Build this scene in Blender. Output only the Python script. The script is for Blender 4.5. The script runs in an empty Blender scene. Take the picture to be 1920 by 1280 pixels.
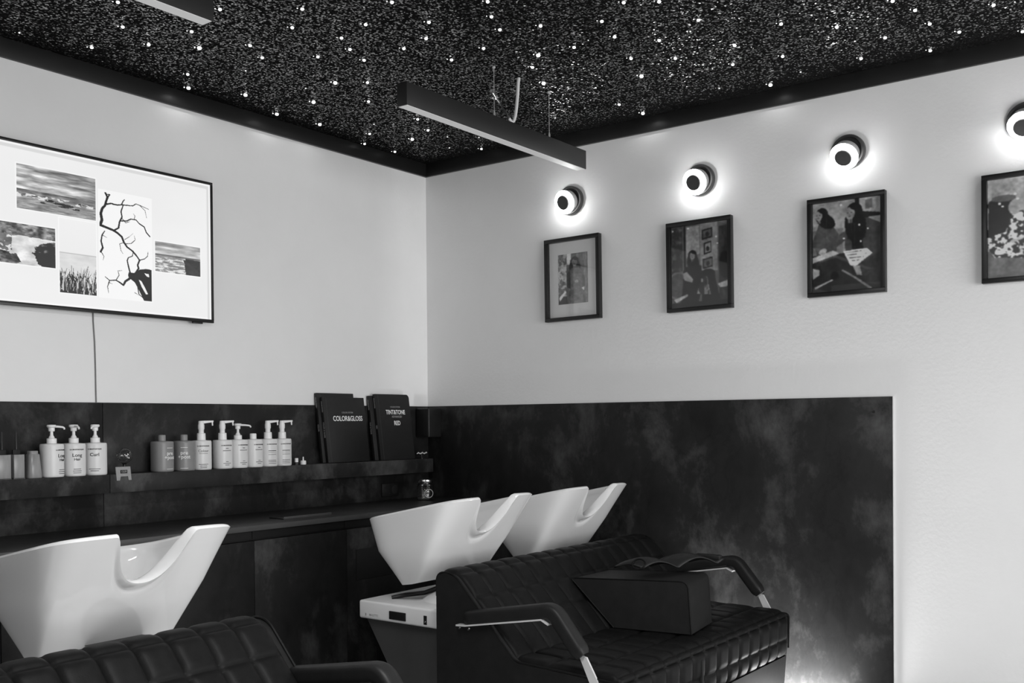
import bpy, bmesh, math, random
import numpy as np
from mathutils import Vector, Matrix

random.seed(7)
rng = np.random.default_rng(7)
SC = bpy.context.scene
C = SC.collection
PI = math.pi

# ------------------------------------------------------------------ camera, light, exposure
CAM = Vector((-4.65268, -4.13138, 1.37))
YAW, PITCH, ROLL, FPX, CYPX = 0.64302, -0.00922, -0.00832, 1889.94, 809.64
fw = Vector((math.cos(YAW)*math.cos(PITCH), math.sin(YAW)*math.cos(PITCH), math.sin(PITCH)))
rt = Vector((math.sin(YAW), -math.cos(YAW), 0)); up = rt.cross(fw)
rt2 = math.cos(ROLL)*rt + math.sin(ROLL)*up
up2 = -math.sin(ROLL)*rt + math.cos(ROLL)*up
cd = bpy.data.cameras.new('camera'); cam = bpy.data.objects.new('camera', cd); C.objects.link(cam)
cd.sensor_width = 36.0; cd.lens = FPX/1920*36.0
cd.shift_y = (CYPX-640)/1920
cd.clip_start = 0.05
M = Matrix((rt2, up2, -fw)).transposed().to_4x4(); M.translation = CAM
cam.matrix_world = M
SC.camera = cam

SC.view_settings.view_transform = 'Standard'
SC.view_settings.look = 'None'
SC.view_settings.exposure = 0.0
SC.view_settings.gamma = 1.0
SC.view_settings.use_curve_mapping = False
SC.cycles.max_bounces = 6; SC.cycles.diffuse_bounces = 4; SC.cycles.glossy_bounces = 3; SC.cycles.transparent_max_bounces = 8; SC.cycles.sample_clamp_indirect = 6.0

world = bpy.data.worlds.new('world'); SC.world = world; world.use_nodes = True
bg = world.node_tree.nodes['Background']
bg.inputs[0].default_value = (0.9, 0.9, 0.9, 1); bg.inputs[1].default_value = 0.35

def area_light(name, loc, direction, sx, sy, power, spread=PI):
    ld = bpy.data.lights.new(name, 'AREA'); ld.shape = 'RECTANGLE'
    ld.size = sx; ld.size_y = sy; ld.energy = power; ld.spread = spread
    o = bpy.data.objects.new(name, ld); C.objects.link(o)
    o.location = loc; o.rotation_euler = Vector(direction).to_track_quat('-Z', 'Y').to_euler()
    return o
# daylight entering through the two shop windows behind the camera
area_light('shop_window_daylight', (-2.3, -6.52, 1.35), (0, 1, 0), 3.8, 2.1, 154)
area_light('side_window_daylight', (-7.12, -3.3, 1.45), (1, 0, 0), 2.6, 1.9, 15)

# ------------------------------------------------------------------ materials
def mat(name, col=0.5, rough=0.5, metal=0.0, emit=0.0, coat=0.0, spec=0.5, trans=0.0, ior=1.45):
    m = bpy.data.materials.new(name); m.use_nodes = True
    b = m.node_tree.nodes['Principled BSDF']
    b.inputs['Base Color'].default_value = (col, col, col, 1)
    b.inputs['Roughness'].default_value = rough
    b.inputs['Metallic'].default_value = metal
    b.inputs['Specular IOR Level'].default_value = spec
    b.inputs['Coat Weight'].default_value = coat
    b.inputs['Coat Roughness'].default_value = 0.05
    b.inputs['Transmission Weight'].default_value = trans
    b.inputs['IOR'].default_value = ior
    if emit:
        if emit < 5: m.cycles.emission_sampling = 'NONE'
        b.inputs['Emission Color'].default_value = (1, 1, 1, 1)
        b.inputs['Emission Strength'].default_value = emit
    return m

def N(m, t, **kw):
    n = m.node_tree.nodes.new(t)
    for k, v in kw.items(): setattr(n, k, v)
    return n
def L(m, a, b): m.node_tree.links.new(a, b)

def noisy(name, lo, hi, rough=0.5, scale=4.0, detail=6.0, bump=0.0, bscale=60.0, stretch=(1, 1, 1), spec=0.5, p0=0.35, p1=0.7, distortion=0.0, rvar=0.0):
    """grey varying between lo and hi with object-space noise, plus a fine bump"""
    m = mat(name, lo, rough, spec=spec)
    b = m.node_tree.nodes['Principled BSDF']
    tc = N(m, 'ShaderNodeTexCoord'); mp = N(m, 'ShaderNodeMapping')
    mp.inputs['Scale'].default_value = stretch
    L(m, tc.outputs['Object'], mp.inputs['Vector'])
    nz = N(m, 'ShaderNodeTexNoise'); nz.inputs['Scale'].default_value = scale; nz.inputs['Detail'].default_value = detail
    nz.inputs['Roughness'].default_value = 0.62; nz.inputs['Distortion'].default_value = distortion
    L(m, mp.outputs[0], nz.inputs['Vector'])
    cr = N(m, 'ShaderNodeValToRGB'); cr.color_ramp.elements[0].position = p0; cr.color_ramp.elements[1].position = p1
    cr.color_ramp.elements[0].color = (lo, lo, lo, 1); cr.color_ramp.elements[1].color = (hi, hi, hi, 1)
    L(m, nz.outputs[0], cr.inputs[0]); L(m, cr.outputs[0], b.inputs['Base Color'])
    if rvar:
        ma = N(m, 'ShaderNodeMath', operation='MULTIPLY_ADD'); ma.inputs[1].default_value = -rvar; ma.inputs[2].default_value = rough + rvar*0.5
        L(m, nz.outputs[0], ma.inputs[0]); L(m, ma.outputs[0], b.inputs['Roughness'])
    if bump:
        n2 = N(m, 'ShaderNodeTexNoise'); n2.inputs['Scale'].default_value = bscale; n2.inputs['Detail'].default_value = 4
        L(m, tc.outputs['Object'], n2.inputs['Vector'])
        bp = N(m, 'ShaderNodeBump'); bp.inputs['Strength'].default_value = bump; bp.inputs['Distance'].default_value = 0.01
        L(m, n2.outputs[0], bp.inputs['Height']); L(m, bp.outputs[0], b.inputs['Normal'])
    return m

def slate(name, k=1.0):
    """dark weathered stone / rusted-metal laminate with vertical blotches and fine cracks"""
    m = mat(name, 0.02, 0.5)
    b = m.node_tree.nodes['Principled BSDF']
    tc = N(m, 'ShaderNodeTexCoord'); mp = N(m, 'ShaderNodeMapping'); mp.inputs['Scale'].default_value = (1, 1, 0.7)
    L(m, tc.outputs['Object'], mp.inputs['Vector'])
    n1 = N(m, 'ShaderNodeTexNoise'); n1.inputs['Scale'].default_value = 3.4; n1.inputs['Detail'].default_value = 10; n1.inputs['Roughness'].default_value = 0.68; n1.inputs['Distortion'].default_value = 0.15
    L(m, mp.outputs[0], n1.inputs['Vector'])
    c1 = N(m, 'ShaderNodeValToRGB'); e = c1.color_ramp.elements
    e[0].position = 0.30; e[0].color = (0.008*k,)*3 + (1,); e[1].position = 0.72; e[1].color = (0.075*k,)*3 + (1,)
    x = c1.color_ramp.elements.new(0.50); x.color = (0.016*k,)*3 + (1,)
    L(m, n1.outputs[0], c1.inputs[0])
    n2 = N(m, 'ShaderNodeTexNoise'); n2.inputs['Scale'].default_value = 3.2; n2.inputs['Detail'].default_value = 11; n2.inputs['Roughness'].default_value = 0.62; n2.inputs['Distortion'].default_value = 0.3
    L(m, mp.outputs[0], n2.inputs['Vector'])
    # thin dark crack lines where the noise crosses its middle value
    s = N(m, 'ShaderNodeMath', operation='SUBTRACT'); s.inputs[1].default_value = 0.5; L(m, n2.outputs[0], s.inputs[0])
    a = N(m, 'ShaderNodeMath', operation='ABSOLUTE'); L(m, s.outputs[0], a.inputs[0])
    c2 = N(m, 'ShaderNodeValToRGB'); c2.color_ramp.elements[0].position = 0.0; c2.color_ramp.elements[0].color = (0.5, 0.5, 0.5, 1)
    c2.color_ramp.elements[1].position = 0.022; c2.color_ramp.elements[1].color = (1, 1, 1, 1); L(m, a.outputs[0], c2.inputs[0])
    mx = N(m, 'ShaderNodeMix', data_type='RGBA', blend_type='MULTIPLY'); mx.inputs['Factor'].default_value = 0.45
    L(m, c1.outputs[0], mx.inputs['A']); L(m, c2.outputs[0], mx.inputs['B']); L(m, mx.outputs['Result'], b.inputs['Base Color'])
    r = N(m, 'ShaderNodeMath', operation='MULTIPLY_ADD'); r.inputs[1].default_value = 0.35; r.inputs[2].default_value = 0.33
    L(m, n2.outputs[0], r.inputs[0]); L(m, r.outputs[0], b.inputs['Roughness'])
    bp = N(m, 'ShaderNodeBump'); bp.inputs['Strength'].default_value = 0.12; bp.inputs['Distance'].default_value = 0.01
    L(m, n2.outputs[0], bp.inputs['Height']); L(m, bp.outputs[0], b.inputs['Normal'])
    b.inputs['Specular IOR Level'].default_value = 0.22
    return m

def glitter(name):
    """black glitter wall covering: every flake is a tiny mirror with its own tilt"""
    m = bpy.data.materials.new(name); m.use_nodes = True
    nt = m.node_tree; nt.nodes.remove(nt.nodes['Principled BSDF']); out = nt.nodes['Material Output']
    tc = N(m, 'ShaderNodeTexCoord'); geo = N(m, 'ShaderNodeNewGeometry')
    v = N(m, 'ShaderNodeTexVoronoi'); v.inputs['Scale'].default_value = 150.0
    L(m, tc.outputs['Object'], v.inputs['Vector'])
    sub = N(m, 'ShaderNodeVectorMath', operation='SUBTRACT'); sub.inputs[1].default_value = (0.5, 0.5, 0.5)
    L(m, v.outputs['Color'], sub.inputs[0])
    sca = N(m, 'ShaderNodeVectorMath', operation='SCALE'); sca.inputs['Scale'].default_value = 0.52
    L(m, sub.outputs[0], sca.inputs[0])
    add = N(m, 'ShaderNodeVectorMath', operation='ADD'); L(m, geo.outputs['Normal'], add.inputs[0]); L(m, sca.outputs[0], add.inputs[1])
    nor = N(m, 'ShaderNodeVectorMath', operation='NORMALIZE'); L(m, add.outputs[0], nor.inputs[0])
    # a second random number decides how reflective a flake is
    wn = N(m, 'ShaderNodeTexWhiteNoise', noise_dimensions='3D'); L(m, v.outputs['Color'], wn.inputs['Vector'])
    cr = N(m, 'ShaderNodeValToRGB'); cr.color_ramp.elements[0].position = 0.66; cr.color_ramp.elements[0].color = (0.003,)*3 + (1,)
    cr.color_ramp.elements[1].position = 1.0; cr.color_ramp.elements[1].color = (0.50,)*3 + (1,)
    L(m, wn.outputs['Value'], cr.inputs[0])
    gl = N(m, 'ShaderNodeBsdfGlossy'); gl.inputs['Roughness'].default_value = 0.17
    L(m, cr.outputs[0], gl.inputs['Color']); L(m, nor.outputs[0], gl.inputs['Normal'])
    df = N(m, 'ShaderNodeBsdfDiffuse'); df.inputs['Color'].default_value = (0.008,)*3 + (1,)
    ad = N(m, 'ShaderNodeAddShader'); L(m, gl.outputs[0], ad.inputs[0]); L(m, df.outputs[0], ad.inputs[1])
    L(m, ad.outputs[0], out.inputs['Surface'])
    return m

def pane_mat(name, ior=1.45, tint=1.0):
    m = bpy.data.materials.new(name); m.use_nodes = True
    nt = m.node_tree; nt.nodes.remove(nt.nodes['Principled BSDF']); out = nt.nodes['Material Output']
    lw = N(m, 'ShaderNodeLayerWeight'); lw.inputs['Blend'].default_value = 0.5
    pw = N(m, 'ShaderNodeMath', operation='POWER'); pw.inputs[1].default_value = 4.0; L(m, lw.outputs['Facing'], pw.inputs[0])
    fr = N(m, 'ShaderNodeMath', operation='MULTIPLY_ADD'); fr.inputs[1].default_value = 0.85; fr.inputs[2].default_value = ((ior-1)/(ior+1))**2; L(m, pw.outputs[0], fr.inputs[0])
    tr = N(m, 'ShaderNodeBsdfTransparent'); tr.inputs['Color'].default_value = (tint, tint, tint, 1)
    gl = N(m, 'ShaderNodeBsdfGlossy'); gl.inputs['Roughness'].default_value = 0.02; gl.inputs['Color'].default_value = (1, 1, 1, 1)
    mx = N(m, 'ShaderNodeMixShader'); L(m, fr.outputs[0], mx.inputs[0]); L(m, tr.outputs[0], mx.inputs[1]); L(m, gl.outputs[0], mx.inputs[2])
    L(m, mx.outputs[0], out.inputs['Surface'])
    return m

def print_mat(name, emit=False, rough=0.35):
    """flat print: colours come from the mesh's own colour attribute"""
    m = mat(name, 0.5, rough)
    b = m.node_tree.nodes['Principled BSDF']
    m.cycles.emission_sampling = 'NONE'
    at = N(m, 'ShaderNodeAttribute'); at.attribute_name = 'ink'
    if emit:
        b.inputs['Base Color'].default_value = (0.02, 0.02, 0.02, 1)
        L(m, at.outputs['Color'], b.inputs['Emission Color']); b.inputs['Emission Strength'].default_value = 1.0
    else:
        L(m, at.outputs['Color'], b.inputs['Base Color'])
    return m

MT = dict(
    wall=noisy('white_plaster', 0.81, 0.85, 0.75, scale=1.5, bump=0.10, bscale=55, spec=0.25),
    floor=noisy('pale_grey_floor_tile', 0.42, 0.48, 0.45, scale=3, bump=0.05),
    glitter=glitter('black_glitter_paper'),
    trim=noisy('black_satin_paint', 0.010, 0.013, 0.42, scale=3, bump=0.03, bscale=30),
    slate=slate('dark_weathered_laminate', 1.0),
    slate_ledge=slate('dark_ledge_laminate', 1.25),
    counter=noisy('dark_worktop', 0.014, 0.024, 0.42, scale=3, bump=0.02),
    counter_edge=noisy('worktop_edge_band', 0.05, 0.065, 0.4, scale=4),
    shadowgap=mat('black_shadow_gap', 0.006, 0.7),
    ceramic=noisy('glazed_white_ceramic', 0.82, 0.85, 0.07, scale=2, spec=0.75),
    leather=noisy('black_leather', 0.006, 0.009, 0.5, spec=0.14, scale=40, bump=0.06, bscale=300),
    leather_plain=noisy('black_smooth_leather', 0.010, 0.014, 0.5, spec=0.3, scale=20, bump=0.04, bscale=260),
    padding=noisy('black_arm_padding', 0.010, 0.014, 0.5, spec=0.35, scale=20, bump=0.04, bscale=240),
    blackplastic=noisy('black_plastic', 0.010, 0.014, 0.35, scale=20),
    darkplastic=noisy('dark_grey_plastic', 0.055, 0.065, 0.5, scale=8),
    steel=noisy('brushed_steel', 0.55, 0.62, 0.28, scale=30, spec=0.6),
    chrome=mat('chrome', 0.8, 0.08, 1.0),
    whiteplastic=noisy('white_plastic', 0.84, 0.88, 0.30, scale=6),
    bottle=noisy('white_bottle_plastic', 0.70, 0.74, 0.32, scale=6),
    greybottle=noisy('grey_bottle_plastic', 0.22, 0.25, 0.35, scale=6),
    greycap=noisy('grey_cap_plastic', 0.24, 0.27, 0.4, scale=6),
    frosted=noisy('frosted_grey_plastic', 0.20, 0.30, 0.25, scale=20, stretch=(1, 1, 0.2)),
    tagcard=noisy('grey_tag_metal', 0.28, 0.33, 0.45, scale=60),
    ink=mat('dark_ink', 0.02, 0.6), lightink=mat('grey_ink', 0.25, 0.6), whiteink=mat('white_ink', 0.85, 0.5),
    greyink=mat('pale_grey_ink', 0.30, 0.5),
    book=noisy('black_book_cloth', 0.007, 0.010, 0.5, scale=30),
    frame=noisy('black_wood_frame', 0.008, 0.012, 0.38, scale=12),
    mat_board=noisy('white_mat_board', 0.70, 0.74, 0.8, scale=10),
    pane=pane_mat('picture_glass', 1.4),
    clearglass=pane_mat('clear_glass', 1.6, 0.92),
    print=print_mat('photo_print'),
    screen=print_mat('screen_pixels', emit=True, rough=0.3),
    tvbody=mat('black_tv_body', 0.008, 0.35),
    lampmetal=noisy('dark_lamp_metal', 0.030, 0.045, 0.38, scale=10),
    lamphead=noisy('grey_lamp_metal', 0.34, 0.40, 0.4, scale=10),
    lampcap=noisy('dark_lamp_cap', 0.035, 0.05, 0.4, scale=10),
    glow=mat('glowing_opal_ring', 0.8, 0.4, emit=28.0),
    diffuser=mat('opal_diffuser', 0.62, 0.4, emit=0.17),
    pendant=noisy('black_pendant_profile', 0.014, 0.017, 0.45, scale=6),
    star=mat('glowing_fibre_end', 0.8, 0.4, emit=2.2),
    star_dim=mat('dim_fibre_end', 0.8, 0.4, emit=0.8),
    cable_w=noisy('white_cable_sheath', 0.70, 0.74, 0.5, scale=30),
    cable_g=noisy('grey_cable_sheath', 0.16, 0.2, 0.5, scale=30),
    added_lens=mat('added_glow_lens', 0.8, 0.3, emit=4.0),  # lens of the light bar added for the glow beside the sofa
    baseboard=noisy('white_baseboard', 0.7, 0.74, 0.5, scale=4),
)

# ------------------------------------------------------------------ building helpers
def wloc(o):
    v = Vector((0, 0, 0))
    while o is not None: v = v + o.location; o = o.parent
    return v
def link(name, me, m, parent=None):
    o = bpy.data.objects.new(name, me); C.objects.link(o)
    if m is not None and not me.materials: me.materials.append(m)
    if parent is not None: o.parent = parent
    return o
def build(name, verts, faces, m, parent=None, smooth=True, angle=40):
    """mesh from world-space vertices; the parent's position is taken off"""
    off = wloc(parent) if parent is not None else Vector((0, 0, 0))
    me = bpy.data.meshes.new(name)
    me.from_pydata([(v[0]-off.x, v[1]-off.y, v[2]-off.z) for v in verts], [], faces)
    me.update()
    bm = bmesh.new(); bm.from_mesh(me); bmesh.ops.recalc_face_normals(bm, faces=bm.faces); bm.to_mesh(me); bm.free()
    if smooth:
        me.polygons.foreach_set('use_smooth', [True]*len(me.polygons)); me.set_sharp_from_angle(angle=math.radians(angle))
    return link(name, me, m, parent)
class MB:
    """collects pieces of ONE part"""
    def __init__(s): s.v = []; s.f = []
    def add(s, v, f):
        n = len(s.v); s.v += [tuple(p) for p in v]; s.f += [tuple(i+n for i in q) for q in f]; return s
    def box(s, x0, x1, y0, y1, z0, z1, bev=0.0, seg=2):
        v, f = box_data(x0, x1, y0, y1, z0, z1, bev, seg); return s.add(v, f)
    def tube(s, pts, r, n=10, closed=False): v, f = tube_data(pts, r, n, closed); return s.add(v, f)
    def lathe(s, prof, c, axis=(0, 0, 1), n=32): v, f = lathe_data(prof, c, axis, n); return s.add(v, f)
    def build(s, name, m, parent=None, smooth=True, angle=40): return build(name, s.v, s.f, m, parent, smooth, angle)
def box_data(x0, x1, y0, y1, z0, z1, bev=0.0, seg=2):
    x0, x1 = min(x0, x1), max(x0, x1); y0, y1 = min(y0, y1), max(y0, y1); z0, z1 = min(z0, z1), max(z0, z1)
    bm = bmesh.new()
    vs = [bm.verts.new(p) for p in [(x0, y0, z0), (x1, y0, z0), (x1, y1, z0), (x0, y1, z0), (x0, y0, z1), (x1, y0, z1), (x1, y1, z1), (x0, y1, z1)]]
    for q in [(0, 3, 2, 1), (4, 5, 6, 7), (0, 1, 5, 4), (1, 2, 6, 5), (2, 3, 7, 6), (3, 0, 4, 7)]: bm.faces.new([vs[i] for i in q])
    if bev: bmesh.ops.bevel(bm, geom=list(bm.edges), offset=bev, segments=seg, profile=0.5, affect='EDGES')
    bm.verts.index_update(); v = [tuple(p.co) for p in bm.verts]; f = [tuple(p.index for p in q.verts) for q in bm.faces]; bm.free()
    return v, f
def frame_of(d):
    d = Vector(d).normalized(); a = Vector((0, 0, 1)) if abs(d.z) < 0.9 else Vector((1, 0, 0))
    u = d.cross(a).normalized(); w = d.cross(u).normalized(); return u, w
def tube_data(pts, r, n=10, closed=False):
    pts = [Vector(p) for p in pts]; V = []; F = []; k = len(pts); u = w = None
    for i, p in enumerate(pts):
        d = (pts[min(i+1, k-1)] - pts[max(i-1, 0)]).normalized()
        if u is None: u, w = frame_of(d)
        else:
            u = (u - d*u.dot(d)).normalized(); w = d.cross(u).normalized()
        rr = r[i] if hasattr(r, '__len__') else r
        for j in range(n): a = 2*PI*j/n; V.append(p + rr*(math.cos(a)*u + math.sin(a)*w))
    for i in range(k-1):
        for j in range(n): F.append((i*n+j, i*n+(j+1) % n, (i+1)*n+(j+1) % n, (i+1)*n+j))
    F.append(tuple(range(n))); F.append(tuple((k-1)*n+j for j in range(n)))
    return V, F
def lathe_data(prof, c, axis=(0, 0, 1), n=32):
    """prof: (radius, height along axis)"""
    ax = Vector(axis).normalized(); u, w = frame_of(ax); c = Vector(c); V = []; F = []; rows = []
    for (r, h) in prof:
        if r < 1e-6: rows.append([len(V)]); V.append(c + ax*h)
        else:
            rows.append(list(range(len(V), len(V)+n)))
            for j in range(n): a = 2*PI*j/n; V.append(c + ax*h + r*(math.cos(a)*u + math.sin(a)*w))
    for A, B in zip(rows, rows[1:]):
        if len(A) == 1 and len(B) == 1: continue
        for j in range(n):
            if len(A) == 1: F.append((A[0], B[j], B[(j+1) % n]))
            elif len(B) == 1: F.append((A[j], A[(j+1) % n], B[0]))
            else: F.append((A[j], A[(j+1) % n], B[(j+1) % n], B[j]))
    return V, F
def prism(outline, axis, a, b):
    """extrude a 2D outline along an axis: outline in the other two axes' order"""
    def P(q, t): return {0: (t, q[0], q[1]), 1: (q[0], t, q[1]), 2: (q[0], q[1], t)}[axis]
    n = len(outline); V = [P(q, a) for q in outline] + [P(q, b) for q in outline]
    F = [tuple(range(n)), tuple(range(n, 2*n))] + [(i, (i+1) % n, n+(i+1) % n, n+i) for i in range(n)]
    return V, F
def box(name, x0, x1, y0, y1, z0, z1, m, parent=None, bev=0.0, seg=2):
    v, f = box_data(x0, x1, y0, y1, z0, z1, bev, seg); return build(name, v, f, m, parent)
def thing(name, label, cat, loc, group=None):
    o = bpy.data.objects.new(name, None); C.objects.link(o); o.location = loc; o.empty_display_size = 0.1
    return tag(o, label, cat, group)
def tag(o, label, cat=None, group=None):
    o['label'] = label
    if cat: o['category'] = cat
    if group: o['group'] = group
    return o
def structure(o, label=None):
    o['kind'] = 'structure'
    if label: o['label'] = label
    return o
def dup(root, loc, label, rotz=None):
    r = root.copy(); C.objects.link(r); r.location = loc; r['label'] = label
    if rotz is not None: r.rotation_euler = (0, 0, rotz)
    def rec(a, b):
        for ch in a.children:
            c = ch.copy(); C.objects.link(c); c.parent = b; rec(ch, c)
    rec(root, r); return r
def text_data(s, size, bold=0.0, align='CENTER', extr=0.0003, xscale=1.0, space=1.0):
    cu = bpy.data.curves.new('t', 'FONT'); cu.body = s; cu.size = size; cu.align_x = align; cu.align_y = 'CENTER'
    cu.extrude = extr; cu.offset = bold; cu.resolution_u = 3; cu.space_character = space
    o = bpy.data.objects.new('t', cu); C.objects.link(o)
    bpy.context.view_layer.update()
    me = o.evaluated_get(bpy.context.evaluated_depsgraph_get()).to_mesh()
    v = [(p.co.x*xscale, p.co.y, p.co.z) for p in me.vertices]; f = [tuple(q.vertices) for q in me.polygons]
    bpy.data.objects.remove(o); bpy.data.curves.remove(cu)
    return v, f

# ------------------------------------------------------------------ the room
CEIL = 2.955; TRIMB = 2.876; PTOP = 1.474
RX0, RY0 = -7.2, -6.6
floor = structure(box('floor', RX0-0.1, 0.1, RY0-0.1, 0.1, -0.1, 0, MT['floor']), 'grey floor of the salon')
wall_back = structure(box('wall_back', RX0-0.1, 0.1, 0, 0.1, 0, CEIL, MT['wall']), 'white plaster wall carrying the television')
wall_right = structure(box('wall_right', 0, 0.1, RY0-0.1, 0, 0, CEIL, MT['wall']), 'white plaster wall with framed photographs')
mb = MB(); mb.box(RX0-0.1, RX0, RY0, -4.7, 0, CEIL); mb.box(RX0-0.1, RX0, -1.9, 0, 0, CEIL); mb.box(RX0-0.1, RX0, -4.7, -1.9, 0, 0.45); mb.box(RX0-0.1, RX0, -4.7, -1.9, 2.45, CEIL)
wall_left = structure(mb.build('wall_left', MT['wall']), 'white side wall behind the camera')
mb = MB(); mb.box(RX0, -4.3, RY0-0.1, RY0, 0, CEIL); mb.box(-0.3, 0, RY0-0.1, RY0, 0, CEIL); mb.box(-4.3, -0.3, RY0-0.1, RY0, 0, 0.25); mb.box(-4.3, -0.3, RY0-0.1, RY0, 2.45, CEIL)
wall_front = structure(mb.build('wall_front', MT['wall']), 'white shop front wall behind the camera')
def window(name, along, a0, a1, z0, z1, pos):
    def bx(m, p0, p1, q0, q1, d0, d1):
        if along == 'x': m.box(p0, p1, pos+d0, pos+d1, q0, q1)
        else: m.box(pos+d0, pos+d1, p0, p1, q0, q1)
    m = MB(); w = 0.06
    bx(m, a0, a1, z0, z0+w, -0.08, -0.02); bx(m, a0, a1, z1-w, z1, -0.08, -0.02)
    for c in (a0, (a0+a1)/2-w/2, a1-w): bx(m, c, c+w, z0+w, z1-w, -0.08, -0.02)
    o = structure(m.build(name, MT['frame']), 'black framed shop window behind the camera')
    for c0, c1 in ((a0+w, (a0+a1)/2-w/2), ((a0+a1)/2+w/2, a1-w)):
        g = MB(); bx(g, c0, c1, z0+w, z1-w, -0.055, -0.045); g.build('pane', MT['pane'], o)
window('window_1', 'x', -4.3, -0.3, 0.25, 2.45, RY0)
window('window_2', 'y', -4.7, -1.9, 0.45, 2.45, RX0)
ceiling = structure(box('ceiling', RX0-0.1, 0.1, RY0-0.1, 0.1, CEIL, CEIL+0.1, MT['glitter']), 'black glitter ceiling with fibre optic stars')
# black cornice boards under the ceiling
TD = 0.018
structure(box('trim_1', RX0, 0, -TD, 0, TRIMB, CEIL, MT['trim'], bev=0.002), 'black cornice board above the television wall')
structure(box('trim_2', -TD, 0, RY0, -TD, TRIMB, CEIL, MT['trim'], bev=0.002), 'black cornice board above the picture wall')
structure(box('trim_3', RX0, 0, RY0, RY0+TD, TRIMB, CEIL, MT['trim']), 'black cornice board above the shop front')
structure(box('baseboard_right', -0.012, 0, RY0+0.02, -2.79, 0, 0.08, MT['baseboard'], bev=0.003), 'white baseboard beside the dark wall panel')
# dark laminate cladding
PD = 0.010
for a, b in ((-4.6, -2.171), (-2.168, -PD)):
    tag(box('wall_panel', a, b, -PD, 0, 0.90, PTOP, MT['slate'], wall_back, bev=0.0015), 'dark weathered splashback panel')
box('wall_panel', RX0, -4.603, -PD, 0, 0.90, PTOP, MT['slate'], wall_back, bev=0.0015)
pr = box('wall_panel', -PD, 0, -2.787, 0, 0.0, PTOP, MT['slate'], wall_right, bev=0.0015)
tag(pr, 'dark weathered wall panel behind the black sofa')
for yy, zz in ((-2.703, 1.405), (-1.28, 1.405)):
    MB().lathe([(0.0, 0.0006), (0.006, 0.0016), (0.0075, 0.0)], (-PD, yy, zz), (-1, 0, 0), 14).build('screw_cap', MT['shadowgap'], pr)
et = MB().box(-PD-0.001, 0.0, -2.7895, -2.787, 0.0, PTOP).build('edge_strip', MT['steel'], pr)

# ------------------------------------------------------------------ starry ceiling lights (parts of the ceiling)
ST_L = [(658,8,0),(1228,48,0),(1687,46,0),(685,146,0),(1070,172,0),(1631,150,0),(108,181,-1),(512,261,0),(830,245,0),(1113,262,1),(1396,250,0),(1464,318,0),(1774,313,0),(1048,411,0),(1371,393,-1),(1052,486,1),(1871,457,1),(1370,525,1),(1706,491,-1),(1750,565,1),(1545,632,1),(1785,690,1)]
ST_M = [(283,8,0),(817,5,0),(1576,10,0),(1774,5,0),(136,133,0),(489,120,0),(838,89,0),(885,162,0),(1112,141,0),(1454,115,0),(473,211,0),(48,272,0),(349,267,0),(794,266,0),(1299,260,0),(1525,202,0),(1774,222,0),(127,332,0),(615,330,0),(1099,303,1),(1067,372,0),(1617,323,0),(1864,322,0),(146,457,0),(1129,460,1),(1675,420,1),(1420,488,-1),(152,563,0),(866,546,0),(1193,657,-1),(1551,580,0),(1683,628,1),(426,662,0),(182,692,-1),(158,744,0),(484,724,0),(396,773,1),(592,762,-1),(768,765,-1),(130,800,0),(299,844,0),(603,824,-1),(782,828,0),(1,208,0)]
ST_R = [(1172,2,0),(1297,53,0),(1735,24,0),(88,108,0),(549,130,0),(860,146,0),(1379,130,0),(290,250,0),(1130,207,0),(1544,175,0),(1897,172,0),(558,311,0),(280,356,0),(996,323,0),(1382,279,0),(204,491,-1),(490,469,1),(658,400,-1)]
def ceil_pt(px, py):
    d = fw + rt2*((px-960)/FPX) - up2*((py-CYPX)/FPX)
    t = (CEIL-CAM.z)/d.z; return CAM + d*t
K = 2.9766
stars = [(ceil_pt(x/K+o, y/K), s) for lst, o in ((ST_L, 0), (ST_M, 640), (ST_R, 1280)) for (x, y, s) in lst]
for _ in range(46):                                                  # the same sky goes on outside the photograph
    stars.append((Vector((random.uniform(-6.8, -0.3), random.uniform(-6.2, -3.6), CEIL)), random.choice((0, 0, 0, 1, -1))))
def star_mesh(name, r, h):
    v, f = lathe_data([(0.0, -h), (r*0.7, -h*0.9), (r, -h*0.45), (r*0.8, 0.0)], (0, 0, 0), (0, 0, 1), 10)
    b = MB().add(v, f)
    b.lathe([(0.0, -h*0.3), (r*0.3, -h*0.2), (r*0.3, 0.0)], (-0.0095-r*0.3, 0.0125+r*0.3, 0), (0, 0, 1), 6)  # added glowing dot imitating the ghost image beside each star
    me = bpy.data.meshes.new(name); me.from_pydata(b.v, [], b.f); me.update()
    return me
SM = {-1: star_mesh('star_small', 0.0042, 0.004), 0: star_mesh('star_middle', 0.0072, 0.008), 1: star_mesh('star_large', 0.0095, 0.011)}
SM[-1].materials.append(MT['star_dim']); SM[0].materials.append(MT['star']); SM[1].materials.append(MT['star'])
for p, s in stars:
    if p.x > -0.03 or p.y > -0.03: continue
    o = link('star_light', SM[s], None, ceiling); o.location = p
    near = min(-p.x, -p.y)
    if s == 1 and near < 0.35:                                      # strong fibre ends close to a wall light the cornice below them
        ld = bpy.data.lights.new('star_beam', 'SPOT'); ld.energy = 0.22; ld.shadow_soft_size = 0.008; ld.spot_size = math.radians(165); ld.spot_blend = 0.6
        lo = bpy.data.objects.new('star_beam', ld); C.objects.link(lo); lo.location = p - Vector((0, 0, 0.02))

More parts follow.
